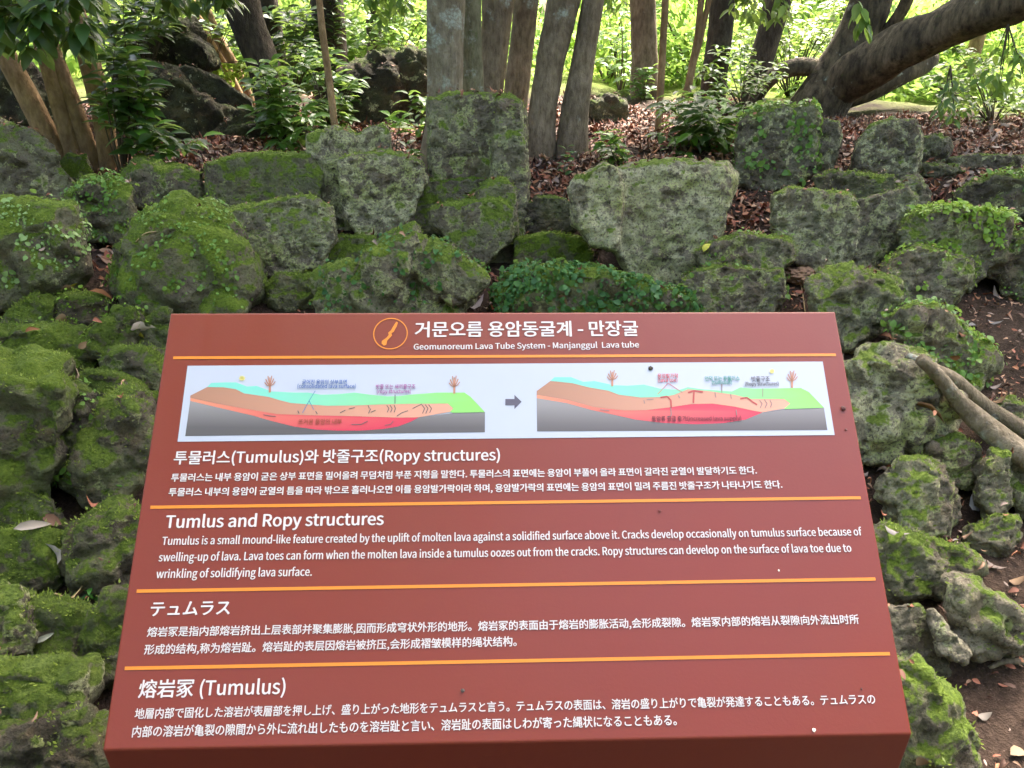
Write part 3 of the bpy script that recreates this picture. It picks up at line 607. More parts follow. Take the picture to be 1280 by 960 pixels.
shrub('shrub', 'fresh green bush on the sunny slope below the heavy bough', [(1050,140), (1090,110), (1140,100), (1165,130), (1150,160), (1090,165), (1050,160)], 9.0, 500, (.09, .14), foot=(1100, 170), depth=1.4, fine=False, mat=M_FAR, **BR)
shrub('shrub', 'tall light leaved shrub at the right edge of the lawn', [(1160,60), (1200,50), (1240,80), (1290,110), (1290,195), (1230,195), (1180,160), (1165,110)], 6.3, 520, (.06, .10), foot=(1230, 200), depth=.8, c=(.2, .3, .04), pc=.25, a=(.05, .12, .02), b=(.10, .20, .03))
shrub('branch', 'thin leafy spray hanging below the heavy bough at the right', [(1160,100), (1185,95), (1205,120), (1195,160), (1172,160)], 5.4, 42, (.06, .09), foot=(1188, 82), depth=.25, hang=True, cat='branch', a=(.03,.08,.03), b=(.07,.14,.05))
shrub('branch', 'cluster of drooping leaves hanging in front of the forking trunk', [(1060,8), (1078,15), (1085,38), (1066,40)], 5.4, 20, (.09, .13), foot=(1062, -25), depth=.1, hang=True, cat='branch', down=1.2, **MD)
shrub('branch', 'yellow green maple like spray in front of the pale sunlit stems', [(262,78), (300,76), (318,100), (300,120), (268,100)], 6.6, 150, (.05, .08), foot=(330, 70), depth=.3, hang=True, cat='branch', a=(.16,.26,.01), b=(.30,.38,.02), mat=M_FAR)
shrub('seedling', 'little two leaved shoot between stones left of the sign', [(102,724), (112,718), (122,728), (108,740)], 1.72, 5, (.022, .03), foot=(110, 745), depth=.01, cat='seedling', stem_r=.001, ratio=.5, a=(.04, .15, .02), b=(.06, .18, .03))
shrub('seedling', 'pale green shoot by the dry leaves at left', [(112,610), (130,598), (145,606), (128,620)], 2.05, 10, (.022, .034), foot=(125, 625), depth=.02, cat='seedling', stem_r=.001, ratio=.7, a=(.06, .17, .02), b=(.09, .20, .03))

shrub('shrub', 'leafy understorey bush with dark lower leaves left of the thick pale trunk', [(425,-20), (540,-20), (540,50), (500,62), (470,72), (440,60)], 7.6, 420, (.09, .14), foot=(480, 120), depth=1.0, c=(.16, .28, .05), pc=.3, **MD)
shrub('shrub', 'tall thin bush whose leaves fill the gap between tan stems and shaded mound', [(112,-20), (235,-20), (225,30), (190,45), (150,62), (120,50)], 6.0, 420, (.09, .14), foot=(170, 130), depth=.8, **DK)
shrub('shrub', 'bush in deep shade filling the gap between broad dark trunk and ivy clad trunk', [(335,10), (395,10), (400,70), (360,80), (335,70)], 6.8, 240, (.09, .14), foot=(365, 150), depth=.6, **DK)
shrub('shrub', 'olive leaved understorey tree crown behind the forking tree', [(880,-20), (1075,-20), (1050,50), (1000,75), (960,60), (900,45)], 8.2, 640, (.08, .13), foot=(985, 140), depth=1.2, a=(.05,.10,.015), b=(.16,.22,.05), c=(.26,.34,.08), pc=.25)
shrub('shrub', 'airy pale leaved bush right of the two stemmed tree, before the bright lawn', [(748,-20), (795,-20), (800,60), (790,100), (755,90)], 8.4, 300, (.08, .13), foot=(775, 125), depth=1.0, a=(.10,.20,.06), b=(.22,.36,.12))
shrub('shrub', 'ivy leaves clothing the trunk behind the slender sapling', [(395,-20), (432,-20), (434,80), (428,120), (398,110)], 6.9, 200, (.06, .10), foot=(415, 130), depth=.15, **DK)
shrub('shrub', 'low shrub with broad leaves at the foot of the thick pale trunk, left side', [(505,110), (535,105), (538,150), (515,160)], 5.3, 40, (.08, .12), foot=(525, 180), depth=.2, **MD)
shrub('branch', 'olive leafy spray hanging into the top edge left of the forking tree', [(890,-25), (1010,-25), (990,22), (935,34), (900,15)], 5.6, 170, (.06, .10), foot=(960, -60), depth=.4, hang=True, cat='branch', a=(.045,.085,.012), b=(.12,.18,.03))
shrub('branch', 'dark leafy spray hanging into the top edge left of the sapling', [(175,-25), (300,-25), (290,10), (235,28), (190,15)], 4.9, 150, (.08, .12), foot=(230, -60), depth=.4, hang=True, cat='branch', **DK)
shrub('branch', 'leaf spray drooping beside the thick pale trunk at the top edge', [(440,-25), (530,-25), (515,20), (480,38), (450,15)], 5.4, 110, (.06, .10), foot=(480, -60), depth=.3, hang=True, cat='branch', **MD)
shrub('branch', 'fine leaf spray at the top edge between the terrace trunk and saplings', [(735,-25), (800,-25), (790,12), (760,24)], 5.8, 70, (.05, .08), foot=(765, -60), depth=.3, hang=True, cat='branch', **MD)
shrub('branch', 'light leaf spray hanging in the upper right corner below the bough', [(1200,75), (1285,60), (1290,120), (1250,135), (1215,110)], 5.6, 120, (.06, .09), foot=(1260, 30), depth=.4, hang=True, cat='branch', a=(.06,.13,.02), b=(.14,.25,.04))
# ------------------------------------------------------------------ beyond the trees: lawn hedges and far wood
def bush(label, x, y, r, h, n, a, b, name='bush', mat=None, ln=(.14, .24), group='sunlit bushes beyond the trees'):
    root = empty(name, (x, y, ground_z(x, y))); tag(root, label, 'bush', group)
    k = 26; cl = unit(RNG.normal(size=(k, 3))); cl[:, 2] = np.abs(cl[:, 2]); cl *= (RNG.random((k, 1)) ** .4) * np.array((r, r, h))
    P = cl[RNG.integers(0, k, n)] + RNG.normal(size=(n, 3)) * np.array((.25, .25, .2)) * r * .8; P[:, 2] = np.abs(P[:, 2]) + .02
    D = unit(P + RNG.normal(size=(n, 3)) * r * .6); D[:, 2] -= .3
    l = RNG.uniform(*ln, n)
    link('foliage', leaves('foliage', P, D, RNG.normal(size=(n, 3)) * .7 + (0, 0, 1), l, l * .5, tints(n, a, b), T_COARSE), mat or M_FAR, root)
    parts = [tube([(0, 0, -.1), cl[i] * .5, cl[i]], [.03, .02, .006], 5) for i in range(8)]
    co, q, t = merge(parts); link('stem', mesh_np('stem', co, [q, t]), M_TWIG, root)
YG = ((.15, .26, .04), (.32, .43, .10)); FG = ((.06, .14, .03), (.18, .30, .08)); BG_ = ((.08, .20, .07), (.20, .34, .14))
bush('rounded yellow green bush between the broad dark trunk and the ivy clad trunk', -3.0, 12.0, 1.3, 2.0, 1500, *YG)
bush('loose bright bush glimpsed left of the thick pale trunk', -1.6, 11.0, 1.1, 2.1, 1500, *FG)
bush('bright green bush seen in the gap right of the two stemmed tree', 1.5, 12.5, 1.3, 2.2, 1500, *BG_)
bush('yellowish bush seen between the terrace saplings and dark upright trunk', 3.1, 13.0, 1.3, 2.2, 1500, *YG)
bush('bushy light green growth filling the space behind the leaning terrace trunk', 4.6, 12.0, 1.4, 2.6, 1900, *FG)
bush('sunlit low bush under the arch of the forking tree', 6.2, 13.2, 1.3, 1.4, 1300, *YG)
bush('wide bright bush on the slope beneath the heavy bough', 6.5, 10.4, 1.3, 1.0, 1500, *FG)
bush('tall light bush at the far right beyond the lawn', 9.6, 13.5, 1.5, 2.2, 1600, *BG_)
bush('pale green bush at the far left behind the tan stems', -7.0, 11.5, 1.6, 2.4, 1500, *FG)
bush('dim bush at the back between the shaded mound and pale stems', -4.7, 11.0, 1.2, 1.9, 1300, *YG)
bush('bright bush at the foot of the slope behind the rounded upright stone', 4.15, 9.0, .8, .75, 1800, (.07, .16, .03), (.22, .34, .07), ln=(.09, .16))
bush('dense fresh bush beyond the long flat kerb stone', 5.3, 9.3, .9, .75, 2000, (.08, .17, .03), (.24, .36, .07), ln=(.09, .16))
bush('fresh bush cut by the right picture edge above the kerb stone', 6.4, 9.2, .8, .9, 1600, (.07, .16, .03), (.22, .34, .07), ln=(.09, .16))
bush('low bright leafy mat between the forking tree and the rounded upright stone', 3.35, 8.0, .6, .32, 1300, (.07, .16, .03), (.20, .32, .07), ln=(.06, .11))
bush('low bright leafy mat right behind the rounded upright stone', 4.5, 7.9, .6, .36, 1300, (.07, .16, .03), (.20, .32, .07), ln=(.06, .11))
bush('low leafy mat above the right end of the kerb stone', 5.5, 7.9, .6, .40, 1300, (.06, .14, .03), (.18, .30, .06), ln=(.06, .11))
bush('small yellow green bush in the gap left of the furrowed terrace trunk', 1.15, 9.6, .7, 1.0, 1400, *YG, ln=(.09, .16))
bush('leafy bush between the furrowed terrace trunk and the forked sapling', 2.1, 9.4, .7, 1.1, 1400, *FG, ln=(.09, .16))
bush('low bush glimpsed through the slit between the two pale trunks and dark trunk', -.1, 9.8, .8, 1.3, 1200, *FG, ln=(.09, .16))
bush('dark green bush left of the thick pale trunk, above the dark heap', -1.3, 9.4, .8, 1.3, 1600, (.03, .08, .02), (.12, .22, .05), ln=(.09, .16))
bush('dark green bush behind the ivy clad trunk', -2.4, 9.2, .8, 1.3, 1600, (.03, .08, .02), (.12, .22, .05), ln=(.09, .16))
bush('shaded bush closing the gap right of the shaded mound', -3.6, 9.4, .9, 1.2, 1600, (.03, .07, .02), (.11, .20, .05), ln=(.09, .16))
def far_wood():
    n = 11000; t = RNG.random(n); X = (t - .5) * 64; Yc = 25 + np.abs(X) * -.12 + RNG.normal(size=n) * 1.6
    H = 7.5 + 2.0 * np.sin(X * .9) + 1.4 * np.sin(X * 2.3 + 1); Z = RNG.random(n) ** .8 * H
    cl = np.stack([X, Yc, Z + 1], 1); D = RNG.normal(size=(n, 3)); D[:, 2] -= .4
    tt = tints(n, (.10, .20, .05), (.32, .44, .15), (.03, .08, .02), .35)
    l = RNG.uniform(.4, .8, n)
    o = link('far_wood', leaves('far_wood', cl, D, RNG.normal(size=(n, 3)) * .6 + (0, -.3, 1), l, l * .6, tt, T_COARSE), M_FAR)
    tag(o, 'sunlit wood closing the view far behind the trunks', 'wood', kind='stuff')
far_wood()
for i, (x, y) in enumerate([(-9, 21), (-3.5, 23), (-.2, 22), (2.6, 23.5), (6, 22), (11, 20), (15, 19)]):
    r = empty('tree', (x, y, 1)); tag(r, 'dim distant trunk standing before the far wood', 'tree', 'distant trunks')
    co, q, t = tube([(0, 0, -.3), (.1, 0, 3), (.3, .1, 7.5)], [.22, .17, .1], 10, .1, i)
    link('trunk', mesh_np('trunk', co, [q, t]), M_BARK_GREY, r)
    o = link('crown', crown_mesh('b'), None, r); o.location = (.3, .1, 7); o.scale = (2, 2, 1.8)
def grass():
    n = 22000; Y = 9.2 + RNG.random(n) ** 1.1 * 12; X = (RNG.random(n) - .42) * Y * 1.9
    Z = np.array([ground_z(a, b) for a, b in zip(X, Y)])
    D = RNG.normal(size=(n, 3)) * .4 + (0, 0, 1); l = RNG.uniform(.05, .13, n)
    o = link('grass', leaves('grass', np.stack([X, Y, Z], 1), D, RNG.normal(size=(n, 3)), l, l * .12 + .006, tints(n, (.20, .28, .06), (.42, .48, .14)), T_COARSE), M_FAR)
    tag(o, 'sunlit grass of the lawn beyond the trees', 'grass', kind='stuff')
grass()

def sky_blocker_wood():  # added out of view to screen the low sky, so light comes from overhead
    n = 11000; A = RNG.uniform(-.35, math.pi + .35, n); rr = RNG.normal(8.5, .8, n)
    X = np.cos(A) * rr * 1.1; Yc = -np.sin(A) * rr + 1.5; Z = RNG.random(n) * (6.3 + 1.2 * np.sin(A * 9))
    D = RNG.normal(size=(n, 3)); l = RNG.uniform(.35, .65, n)
    o = link('sky_blocker_wood', leaves('sky_blocker_wood', np.stack([X, Yc, Z], 1), D, RNG.normal(size=(n, 3)), l, l * .6, tints(n, (.03, .07, .012), (.09, .15, .025)), T_COARSE), M_FAR)
    tag(o, 'unseen wood added behind the viewer to block the low sky', 'wood', kind='stuff')
sky_blocker_wood()
# ------------------------------------------------------------------ leaf litter, creeping ferns and single fallen leaves
bpy.context.view_layer.update()
DG = bpy.context.evaluated_depsgraph_get()
from mathutils.bvhtree import BVHTree
def world_bvh(objs):
    vs_, fs, o = [], [], 0
    for ob in objs:
        me = ob.data; n = len(me.vertices); co = np.empty(n * 3, np.float32); me.vertices.foreach_get('co', co)
        vs_.append(co.reshape(-1, 3) + np.array(ob.location)); 
        for p in me.polygons: fs.append([v + o for v in p.vertices])
        o += n
    return BVHTree.FromPolygons(np.concatenate(vs_).tolist(), fs)
TOPS = world_bvh(list(ROCKS.values()) + [bpy.data.objects['ground']])
def litter():
    n = 0; P, D, U, Ls, tt = [], [], [], [], []
    reds = [(.24, .085, .05), (.30, .13, .07), (.15, .055, .033), (.33, .19, .12), (.09, .045, .03), (.28, .20, .165)]
    while n < 30000:
        y = 1.2 + random.random() ** .75 * 6.9; x = random.uniform(-.72, .72) * (y + .4)
        dens = .16 if y < 3.4 else .5 if y < 4.0 else 1.0
        if x < -.6 and y < 3.4: dens = .12
        if x > .6 and y < 3.4: dens = .6
        if y > 7.3 - max(0, x) * .22 + noise.noise((x * 2, y * 2, 4)): continue
        if random.random() > dens * (.6 + .8 * (noise.noise((x * 1.3, y * 1.3, 9)) + .5)): continue
        h = TOPS.ray_cast(Vector((x, y, 3)), Vector((0, 0, -1)))
        if h[0] is None: continue
        gz = ground_z(x, y); on_rock = h[0].z > gz + .03
        if on_rock and (random.random() > .16 or h[1].z < .7): continue
        a = random.random() * 6.283; nv = h[1] + Vector((random.gauss(0, .35), random.gauss(0, .35), 0))
        d = Vector((math.cos(a), math.sin(a), random.gauss(0, .25)))
        P.append(h[0] + Vector((0, 0, random.uniform(.004, .03)))); D.append(d); U.append(nv); Ls.append(random.uniform(.010, .034) if on_rock or y < 3.3 else random.uniform(.028, .062)); tt.append(np.array(random.choice(reds)) * random.uniform(.6, 1.3)); n += 1
    Ls = np.array(Ls)
    o = link('leaf_litter', leaves('leaf_litter', np.array(P), np.array(D), np.array(U), Ls, Ls * RNG.uniform(.28, .6, n), np.array(tt), curl=RNG.normal(0, 2.6, n)), M_DRY)
    tag(o, 'reddish brown dead leaves strewn between the stones', 'leaf litter', kind='stuff')
litter()
def creepers():
    """tiny round leaves creeping in drifts over the upper sides of some stones"""
    spec = [('left edge boulder sprinkled', 700, .014, 'p'), ('narrow stone overgrown', 600, .013, 'g'), ('large domed boulder', 700, .012, 'g'), ('fern covered rock rising', 2600, .016, 'd'),
            ('block with bright creeping', 1500, .017, 'b'), ('long fern flecked', 600, .015, 'g'), ('dark ivy speckled', 600, .022, 'g'), ('dark mossy boulder at the upper right', 350, .018, 'g'),
            ('sprawling ribbed rock', 380, .015, 'd'), ('leaning mossy stone', 120, .012, 'b'), ('rounded green stone with one', 90, .011, 'b'), ('narrow upright stone filling', 160, .014, 'g'), ('wedge of bare grey', 160, .015, 'b'),
            ('shaded stone at the right edge', 200, .015, 'g'), ('broad low mossy', 60, .010, 'b'), ('split mossy stone', 180, .014, 'g')]
    cols = dict(p=((.16, .28, .08), (.26, .38, .14)), g=((.07, .17, .03), (.15, .27, .05)), d=((.02, .09, .025), (.07, .18, .05)), b=((.12, .24, .02), (.22, .34, .04)))
    P, D, U, Ls, tt = [], [], [], [], []
    for key, n, sz, c in spec:
        ob = next(o for l, o in ROCKS.items() if l.startswith(key)); me = ob.data; loc = ob.location
        vs_ = [v for v in me.vertices if v.normal.z > -.1 and v.normal.y < .6]
        sd = random.random() * 40; k = 0; guard = 0
        while k < n and guard < n * 40:
            guard += 1; v = random.choice(vs_); q = v.co + loc
            if noise.noise(q * 7 + Vector((sd, 0, 0))) + .25 * v.normal.z < (.12 if c != 'd' else -.05): continue
            a = random.random() * 6.283; nv = v.normal
            tdir = nv.orthogonal(); tdir.rotate(Matrix.Rotation(a, 3, nv)) 
            P.append(q + nv * random.uniform(.002, .016) + tdir * .01); D.append(tdir + nv * random.uniform(0, .8)); U.append(nv + Vector((random.gauss(0, .3), random.gauss(0, .3), random.gauss(0, .3))))
            Ls.append(sz * (random.uniform(.5, 1.3) if random.random() < .75 else random.uniform(1.3, 2.3))); t = random.random(); tt.append((np.array(cols[c][0]) * (1 - t) + np.array(cols[c][1]) * t)); k += 1
    Ls = np.array(Ls)
    o = link('creeping_fern', leaves('creeping_fern', np.array(P), np.array(D), np.array(U), Ls, Ls * .75, np.array(tt)), M_FERN)
    tag(o, 'tiny round leaved fern creeping over the stones', 'creeping fern', kind='stuff')
creepers()
def moss():
    P, D, U, Ls, tt = [], [], [], [], []
    for lb, ob in ROCKS.items():
        me = ob.data; loc = ob.location
        if loc.y > 4.4: continue
        mo = {m.name: k for k, m in _rock.items()}[me.materials[0].name][0]
        if mo < .3: continue
        vs_ = [v for v in me.vertices if v.normal.z > .62 - .75 * mo]
        sd = random.random() * 30
        for k in range(int(len(vs_) * .30 * mo)):
            v = random.choice(vs_); q = v.co + loc
            if noise.fractal(q * 9 + Vector((sd, 0, 0)), .8, 2, 3) < .1 - .3 * (mo - .4): continue
            for _ in range(2):
                nv = v.normal; r = Vector((random.gauss(0, 1), random.gauss(0, 1), random.gauss(0, .6)))
                P.append(q + r * .005); D.append(nv * .8 + r * .7 + Vector((0, 0, .4))); U.append(r); Ls.append(random.uniform(.006, .015))
                t = random.random(); tt.append(np.array((.06, .095, .01)) * (1 - t) + np.array((.22, .27, .04)) * t)
    Ls = np.array(Ls); print('moss', len(Ls))
    o = link('moss', leaves('moss', np.array(P), np.array(D), np.array(U), Ls, Ls * .4, np.array(tt), T_COARSE), M_FERN)
    tag(o, 'moss tufts standing up from the stones', 'moss', kind='stuff')
moss()
def fallen(px, py, size, col, label, ang=None, ratio=.42):
    h = TOPS.ray_cast(CAM, ray(px, py))
    if h[0] is None: return
    n = h[1]; a = random.random() * 6.28 if ang is None else ang
    d = Vector((math.cos(a), math.sin(a), 0)); d = (d - n * d.dot(n)).normalized()
    s = size / FPX * (h[0] - CAM).dot(FW); p = h[0] + n * .012
    me = leaves('fallen_leaf', np.array([-np.array(d) * s / 2]), np.array([d]), np.array([n]), s, s * ratio, np.array([col]) * (.5 if max(col) > .39 else 1), curl=random.choice((1.5, 2.2, -2)))
    o = link('fallen_leaf', me, M_DRY); o.location = p
    tag(o, label, 'leaf', 'single leaves fallen on the stones')
TAN, ORG, GRY, YEL, BRN = (.20, .12, .065), (.19, .075, .028), (.17, .15, .14), (.34, .28, .03), (.13, .065, .04)
fallen(80,397,19,TAN,'oval tan leaf lying on the rounded green stone at left',.9,.6)
fallen(105,431,14,TAN,'small tan leaf on the broad low mossy stone at left',1.4,.6)
fallen(90,466,20,(.5,.36,.27),'pale pinkish leaf at the foot of the broad low mossy stone',.4,.6)
fallen(127,370,28,ORG,'long orange leaf in the crack below the domed boulder',.2,.35)
fallen(84,358,20,(.35,.2,.13),'brown leaf in the crack at the foot of the left edge boulder',.7,.5)
fallen(89,357,13,YEL,'yellow leaf next to a brown one at the foot of the left edge boulder',-.2,.6)
fallen(176,408,28,(.34,.27,.22),'curled grey brown leaf by the slim dark stone near the sign top',1.2,.5)
fallen(177,417,14,YEL,'yellow scrap of leaf under the curled grey brown one',.2,.6)
fallen(42,414,16,ORG,'narrow orange leaf at the left between two low green stones',.5,.4)
fallen(41,658,40,(.5,.42,.36),'long pale leaf pointing left on the hump of moss',.4,.3)
fallen(66,650,30,BRN,'brown curled leaf behind the long pale leaf at left',2.6,.45)
fallen(75,692,30,(.55,.47,.44),'broad pinkish white leaf standing in the gap at left',1.3,.5)
fallen(56,796,24,(.45,.46,.36),'whitish dead leaf on the dim mossy stone at lower left',.8,.3)
fallen(72,612,34,BRN,'dark brown leaf heap topmost in the deep gap at left',2.9,.5)
fallen(1217,632,26,(.52,.50,.55),'silver leaf standing upright beside the egg shaped stone',1.5,.42)
fallen(1215,409,16,GRY,'grey leaf on the soil right of the long fern flecked boulder',.3)
fallen(1242,405,16,GRY,'second grey leaf further right on the soil behind the root',-.5)
fallen(1194,444,18,ORG,'orange leaf resting on the long fern flecked boulder',.2)
fallen(1109,425,22,ORG,'rust orange leaf on the crest of the big angular rock',-.3,.5)
fallen(1160,515,46,(.22,.12,.06),'thin dry twig like leaf on the big angular rock',-.45,.08)
fallen(1242,486,14,(.5,.4,.36),'pinkish leaf below the right end of the long boulder',.1)
fallen(1252,502,20,TAN,'tan leaf above the small grey stone at the right edge',-.4)
fallen(1242,710,22,(.46,.34,.28),'pinkish leaf on bare soil under the brown cobble',-.9,.35)
fallen(1270,728,24,TAN,'tan leaf on the soil at the right edge',.2,.4)
fallen(1229,898,17,(.40,.33,.27),'beige leaf on the soil at the lower right',.1,.6)
fallen(1272,944,26,(.48,.33,.2),'light brown leaf in the bottom right corner',.3,.6)
fallen(1152,948,18,(.42,.25,.14),'tan curled leaf at the bottom right corner of the sign',1.1,.7)
fallen(1197,680,12,GRY,'little grey leaf on the ridge stone right of the sign',.1)
fallen(1117,667,28,(.36,.30,.27),'grey folded leaf touching the right side of the sign',-.6,.3)
fallen(596,382,26,(.36,.30,.30),'grey leaf behind the top edge of the sign, left of the ferns',.9,.35)
fallen(791,377,13,(.45,.27,.17),'tan leaf caught in the ferns behind the sign',1.4,.7)
fallen(704,371,15,(.20,.12,.06),'brown leaf among the dark ferns behind the sign',1.0,.5)
fallen(884,310,14,(.38,.36,.05),'yellow leaf on the split mossy stone',.8,.6)
# root and brown lump
def root_thing():
    parts = []
    for pts in ([(1132,444,9), (1160,457,14), (1190,474,18), (1227,508,20), (1280,540,22), (1320,560,22)], [(1150,448,14), (1172,468,16), (1192,496,18), (1216,520,22), (1242,541,25), (1276,566,27), (1310,590,27)]):
        P, r = [], []
        for x, y, w_ in pts:
            h = TOPS.ray_cast(CAM, ray(x, y)); p = h[0]; d = (p - CAM).dot(FW); P.append(d); r.append(w_ / FPX * d / 2)
        D_ = np.array(P); D_ = np.minimum(D_, np.minimum(np.roll(D_, 1), np.roll(D_, -1)) + .06); D_[1:-1] = (D_[:-2] + 2 * D_[1:-1] + D_[2:]) / 4
        Q = [CAM + ray(x, y) * ((d - .03) / ray(x, y).dot(FW)) for (x, y, _), d in zip(pts, D_)]
        parts.append(tube(Q, r, 14, .16, 4, .02, .1))
    o = tube_obj('tree_root', parts, M_BARK_ROOT, None)
    tag(o, 'thick pale forked root running down the bank to the right edge', 'root')
    h = TOPS.ray_cast(CAM, ray(1255, 834)); a = TOPS.ray_cast(CAM, ray(1285, 832))
    o = tube_obj('tree_root', [tube([h[0] + Vector((-.04, 0, -.004)), h[0] + Vector((0, .01, .012)), a[0] + Vector((0, 0, .012)), a[0] + Vector((.12, .02, 0))], [.006, .008, .010, .012], 8, .1, 2, .01)], M_BARK_ROOT, None)
    tag(o, 'thin pale root crossing the soil near the buff topped stone', 'root')
M_BARK_ROOT = bark_mat('root_bark', (.15, .115, .075), (.33, .265, .19), .3, .35)
root_thing()
def lump():
    p = TOPS.ray_cast(CAM, ray(1000, 352))[0]; bm = bmesh.new(); bmesh.ops.create_icosphere(bm, subdivisions=5, radius=.062)
    for v in bm.verts:
        q = v.co * 30; v.co *= 1 + .28 * noise.fractal(q, .8, 2.0, 3) + .18 * noise.noise(v.co * 70); v.co.z *= .62; v.co.x *= 1.1
    me = bpy.data.meshes.new('m'); bm.to_mesh(me); bm.free()
    for f in me.polygons: f.use_smooth = True
    o = link('dry_clod', me, plain('dry_fungus', (.20, .12, .075), .95)); o.location = p + Vector((0, 0, .03))
    tag(o, 'crumbly reddish brown clod beside the split mossy stone', 'clod')
lump()
def sticks():
    for (x1, y1, x2, y2, lb) in [(170,305,196,292,'thin dry straw on the domed boulder'), (1006,392,1000,352,'bent dry twig in the shade right of the split mossy stone'), (70,745,104,735,'short brown twig by the lower left shoot')]:
        a = TOPS.ray_cast(CAM, ray(x1, y1))[0]; b = TOPS.ray_cast(CAM, ray(x2, y2))[0]; u = Vector((0, 0, .008))
        m = (a + b) / 2; hm = TOPS.ray_cast(m + Vector((0, 0, .5)), Vector((0, 0, -1)))[0] or m
        o = tube_obj('twig', [tube([a + u, hm + u, b + u], [.0025, .003, .0018], 6)], plain('straw', (.33, .24, .12), .8), None)
        tag(o, lb, 'twig', 'dry twigs lying about')
sticks()
# ------------------------------------------------------------------ the sign

try: NOTO = bpy.data.fonts.load(os.path.join(bpy.utils.system_resource('DATAFILES'), 'fonts', 'Noto Sans CJK Regular.woff2'))
except Exception: NOTO = None
SW, SH, SD = 1.0, .588, .085
CORN = [(210, 391), (1041, 389), (1140, 918), (128, 938)]
def solve_h(src, dst):
    A = []
    for (x, y), (u, v) in zip(src, dst):
        A.append([x, y, 1, 0, 0, 0, -u*x, -u*y, -u]); A.append([0, 0, 0, x, y, 1, -v*x, -v*y, -v])
    return np.linalg.svd(np.array(A, float))[2][-1].reshape(3, 3)
UV = [(0, SH), (SW, SH), (SW, 0), (0, 0)]
Hn = solve_h(UV, [((x - 640) / FPX, (y - 480) / FPX) for x, y in CORN]); Hn /= np.linalg.norm(Hn[:, 0]); Hn *= np.sign(Hn[2, 2])
ax = cam2world(Hn[:, 0]) - CAM; ax.normalize(); ay = cam2world(Hn[:, 1]) - CAM; ay = (ay - ax * ay.dot(ax)).normalized(); az = ax.cross(ay)
org = cam2world(Hn[:, 2])
BM = Matrix(((ax.x, ay.x, az.x, org.x), (ax.y, ay.y, az.y, org.y), (ax.z, ay.z, az.z, org.z), (0, 0, 0, 1)))
Hinv = solve_h(CORN, UV)
def uv(x, y):
    q = Hinv @ np.array([x, y, 1.0]); return Vector((q[0] / q[2], q[1] / q[2]))
sroot = empty('information_sign', (org.x + ax.x * .5, 1.0, ground_z(.05, 1.0))); tag(sroot, 'sloping red brown information board about lava tumulus in four languages', 'sign')
def spart(name, me, mat, parent=None):
    o = link(name, me, mat)
    o.parent = parent or sroot
    o.matrix_local = (Matrix.Translation(sroot.location).inverted() @ BM) if parent is None else Matrix.Identity(4)
    return o
def red_mat(name, col, rough):
    m, nt, p = newmat(name); g = N(nt, 'ShaderNodeTexCoord'); v = g.outputs['Object']
    a = noise_n(nt, v, 6, 6, .6); b = noise_n(nt, v, 240, 3, .6); c = noise_n(nt, v, 26, 8, .75)
    L(nt, mixc(nt, ramp(nt, a, [(.3, 0), (.75, .35)]), col, tuple(x * .82 + .012 for x in col)), p.inputs['Base Color'])
    mp = N(nt, 'ShaderNodeMapping'); mp.inputs['Scale'].default_value = (22, 1.2, 1); L(nt, v, mp.inputs[0]); st = noise_n(nt, mp.outputs[0], 2.2, 6, .7)
    r = math_n(nt, 'ADD', math_n(nt, 'ADD', math_n(nt, 'MULTIPLY', c, .16), math_n(nt, 'MULTIPLY', st, .14)), rough - .15); L(nt, r, p.inputs['Roughness'])
    p.inputs['Specular IOR Level'].default_value = .4
    L(nt, bump_n(nt, b, .06, .002), p.inputs['Normal']); return m
M_RED = red_mat('red_brown_enamel', (.138, .020, .0128), .36)
M_SIDE = red_mat('red_brown_enamel_side', (.12, .016, .011), .45)
bm = bmesh.new()
# folded sheet-metal box: face, four sides dropping at right angles (the near one plumb)
drop_v = BM.to_3x3().inverted() @ Vector((0, .008, -.15))
f4 = [Vector((0, 0, 0)), Vector((SW, 0, 0)), Vector((SW, SH, 0)), Vector((0, SH, 0))]
b4 = [f4[0] + drop_v, f4[1] + drop_v, Vector((SW, SH, -SD)), Vector((0, SH, -SD))]
vv = [bm.verts.new(p) for p in f4 + b4]
for q in ((0,1,2,3), (1,0,4,5), (2,1,5,6), (3,2,6,7), (0,3,7,4), (4,7,6,5)): bm.faces.new([vv[i] for i in q])
bmesh.ops.bevel(bm, geom=[e for e in bm.edges], offset=.0028, segments=3, affect='EDGES', profile=.6)
bmesh.ops.recalc_face_normals(bm, faces=bm.faces)
me = bpy.data.meshes.new('board'); bm.to_mesh(me); bm.free()
board = spart('board', me, M_RED)
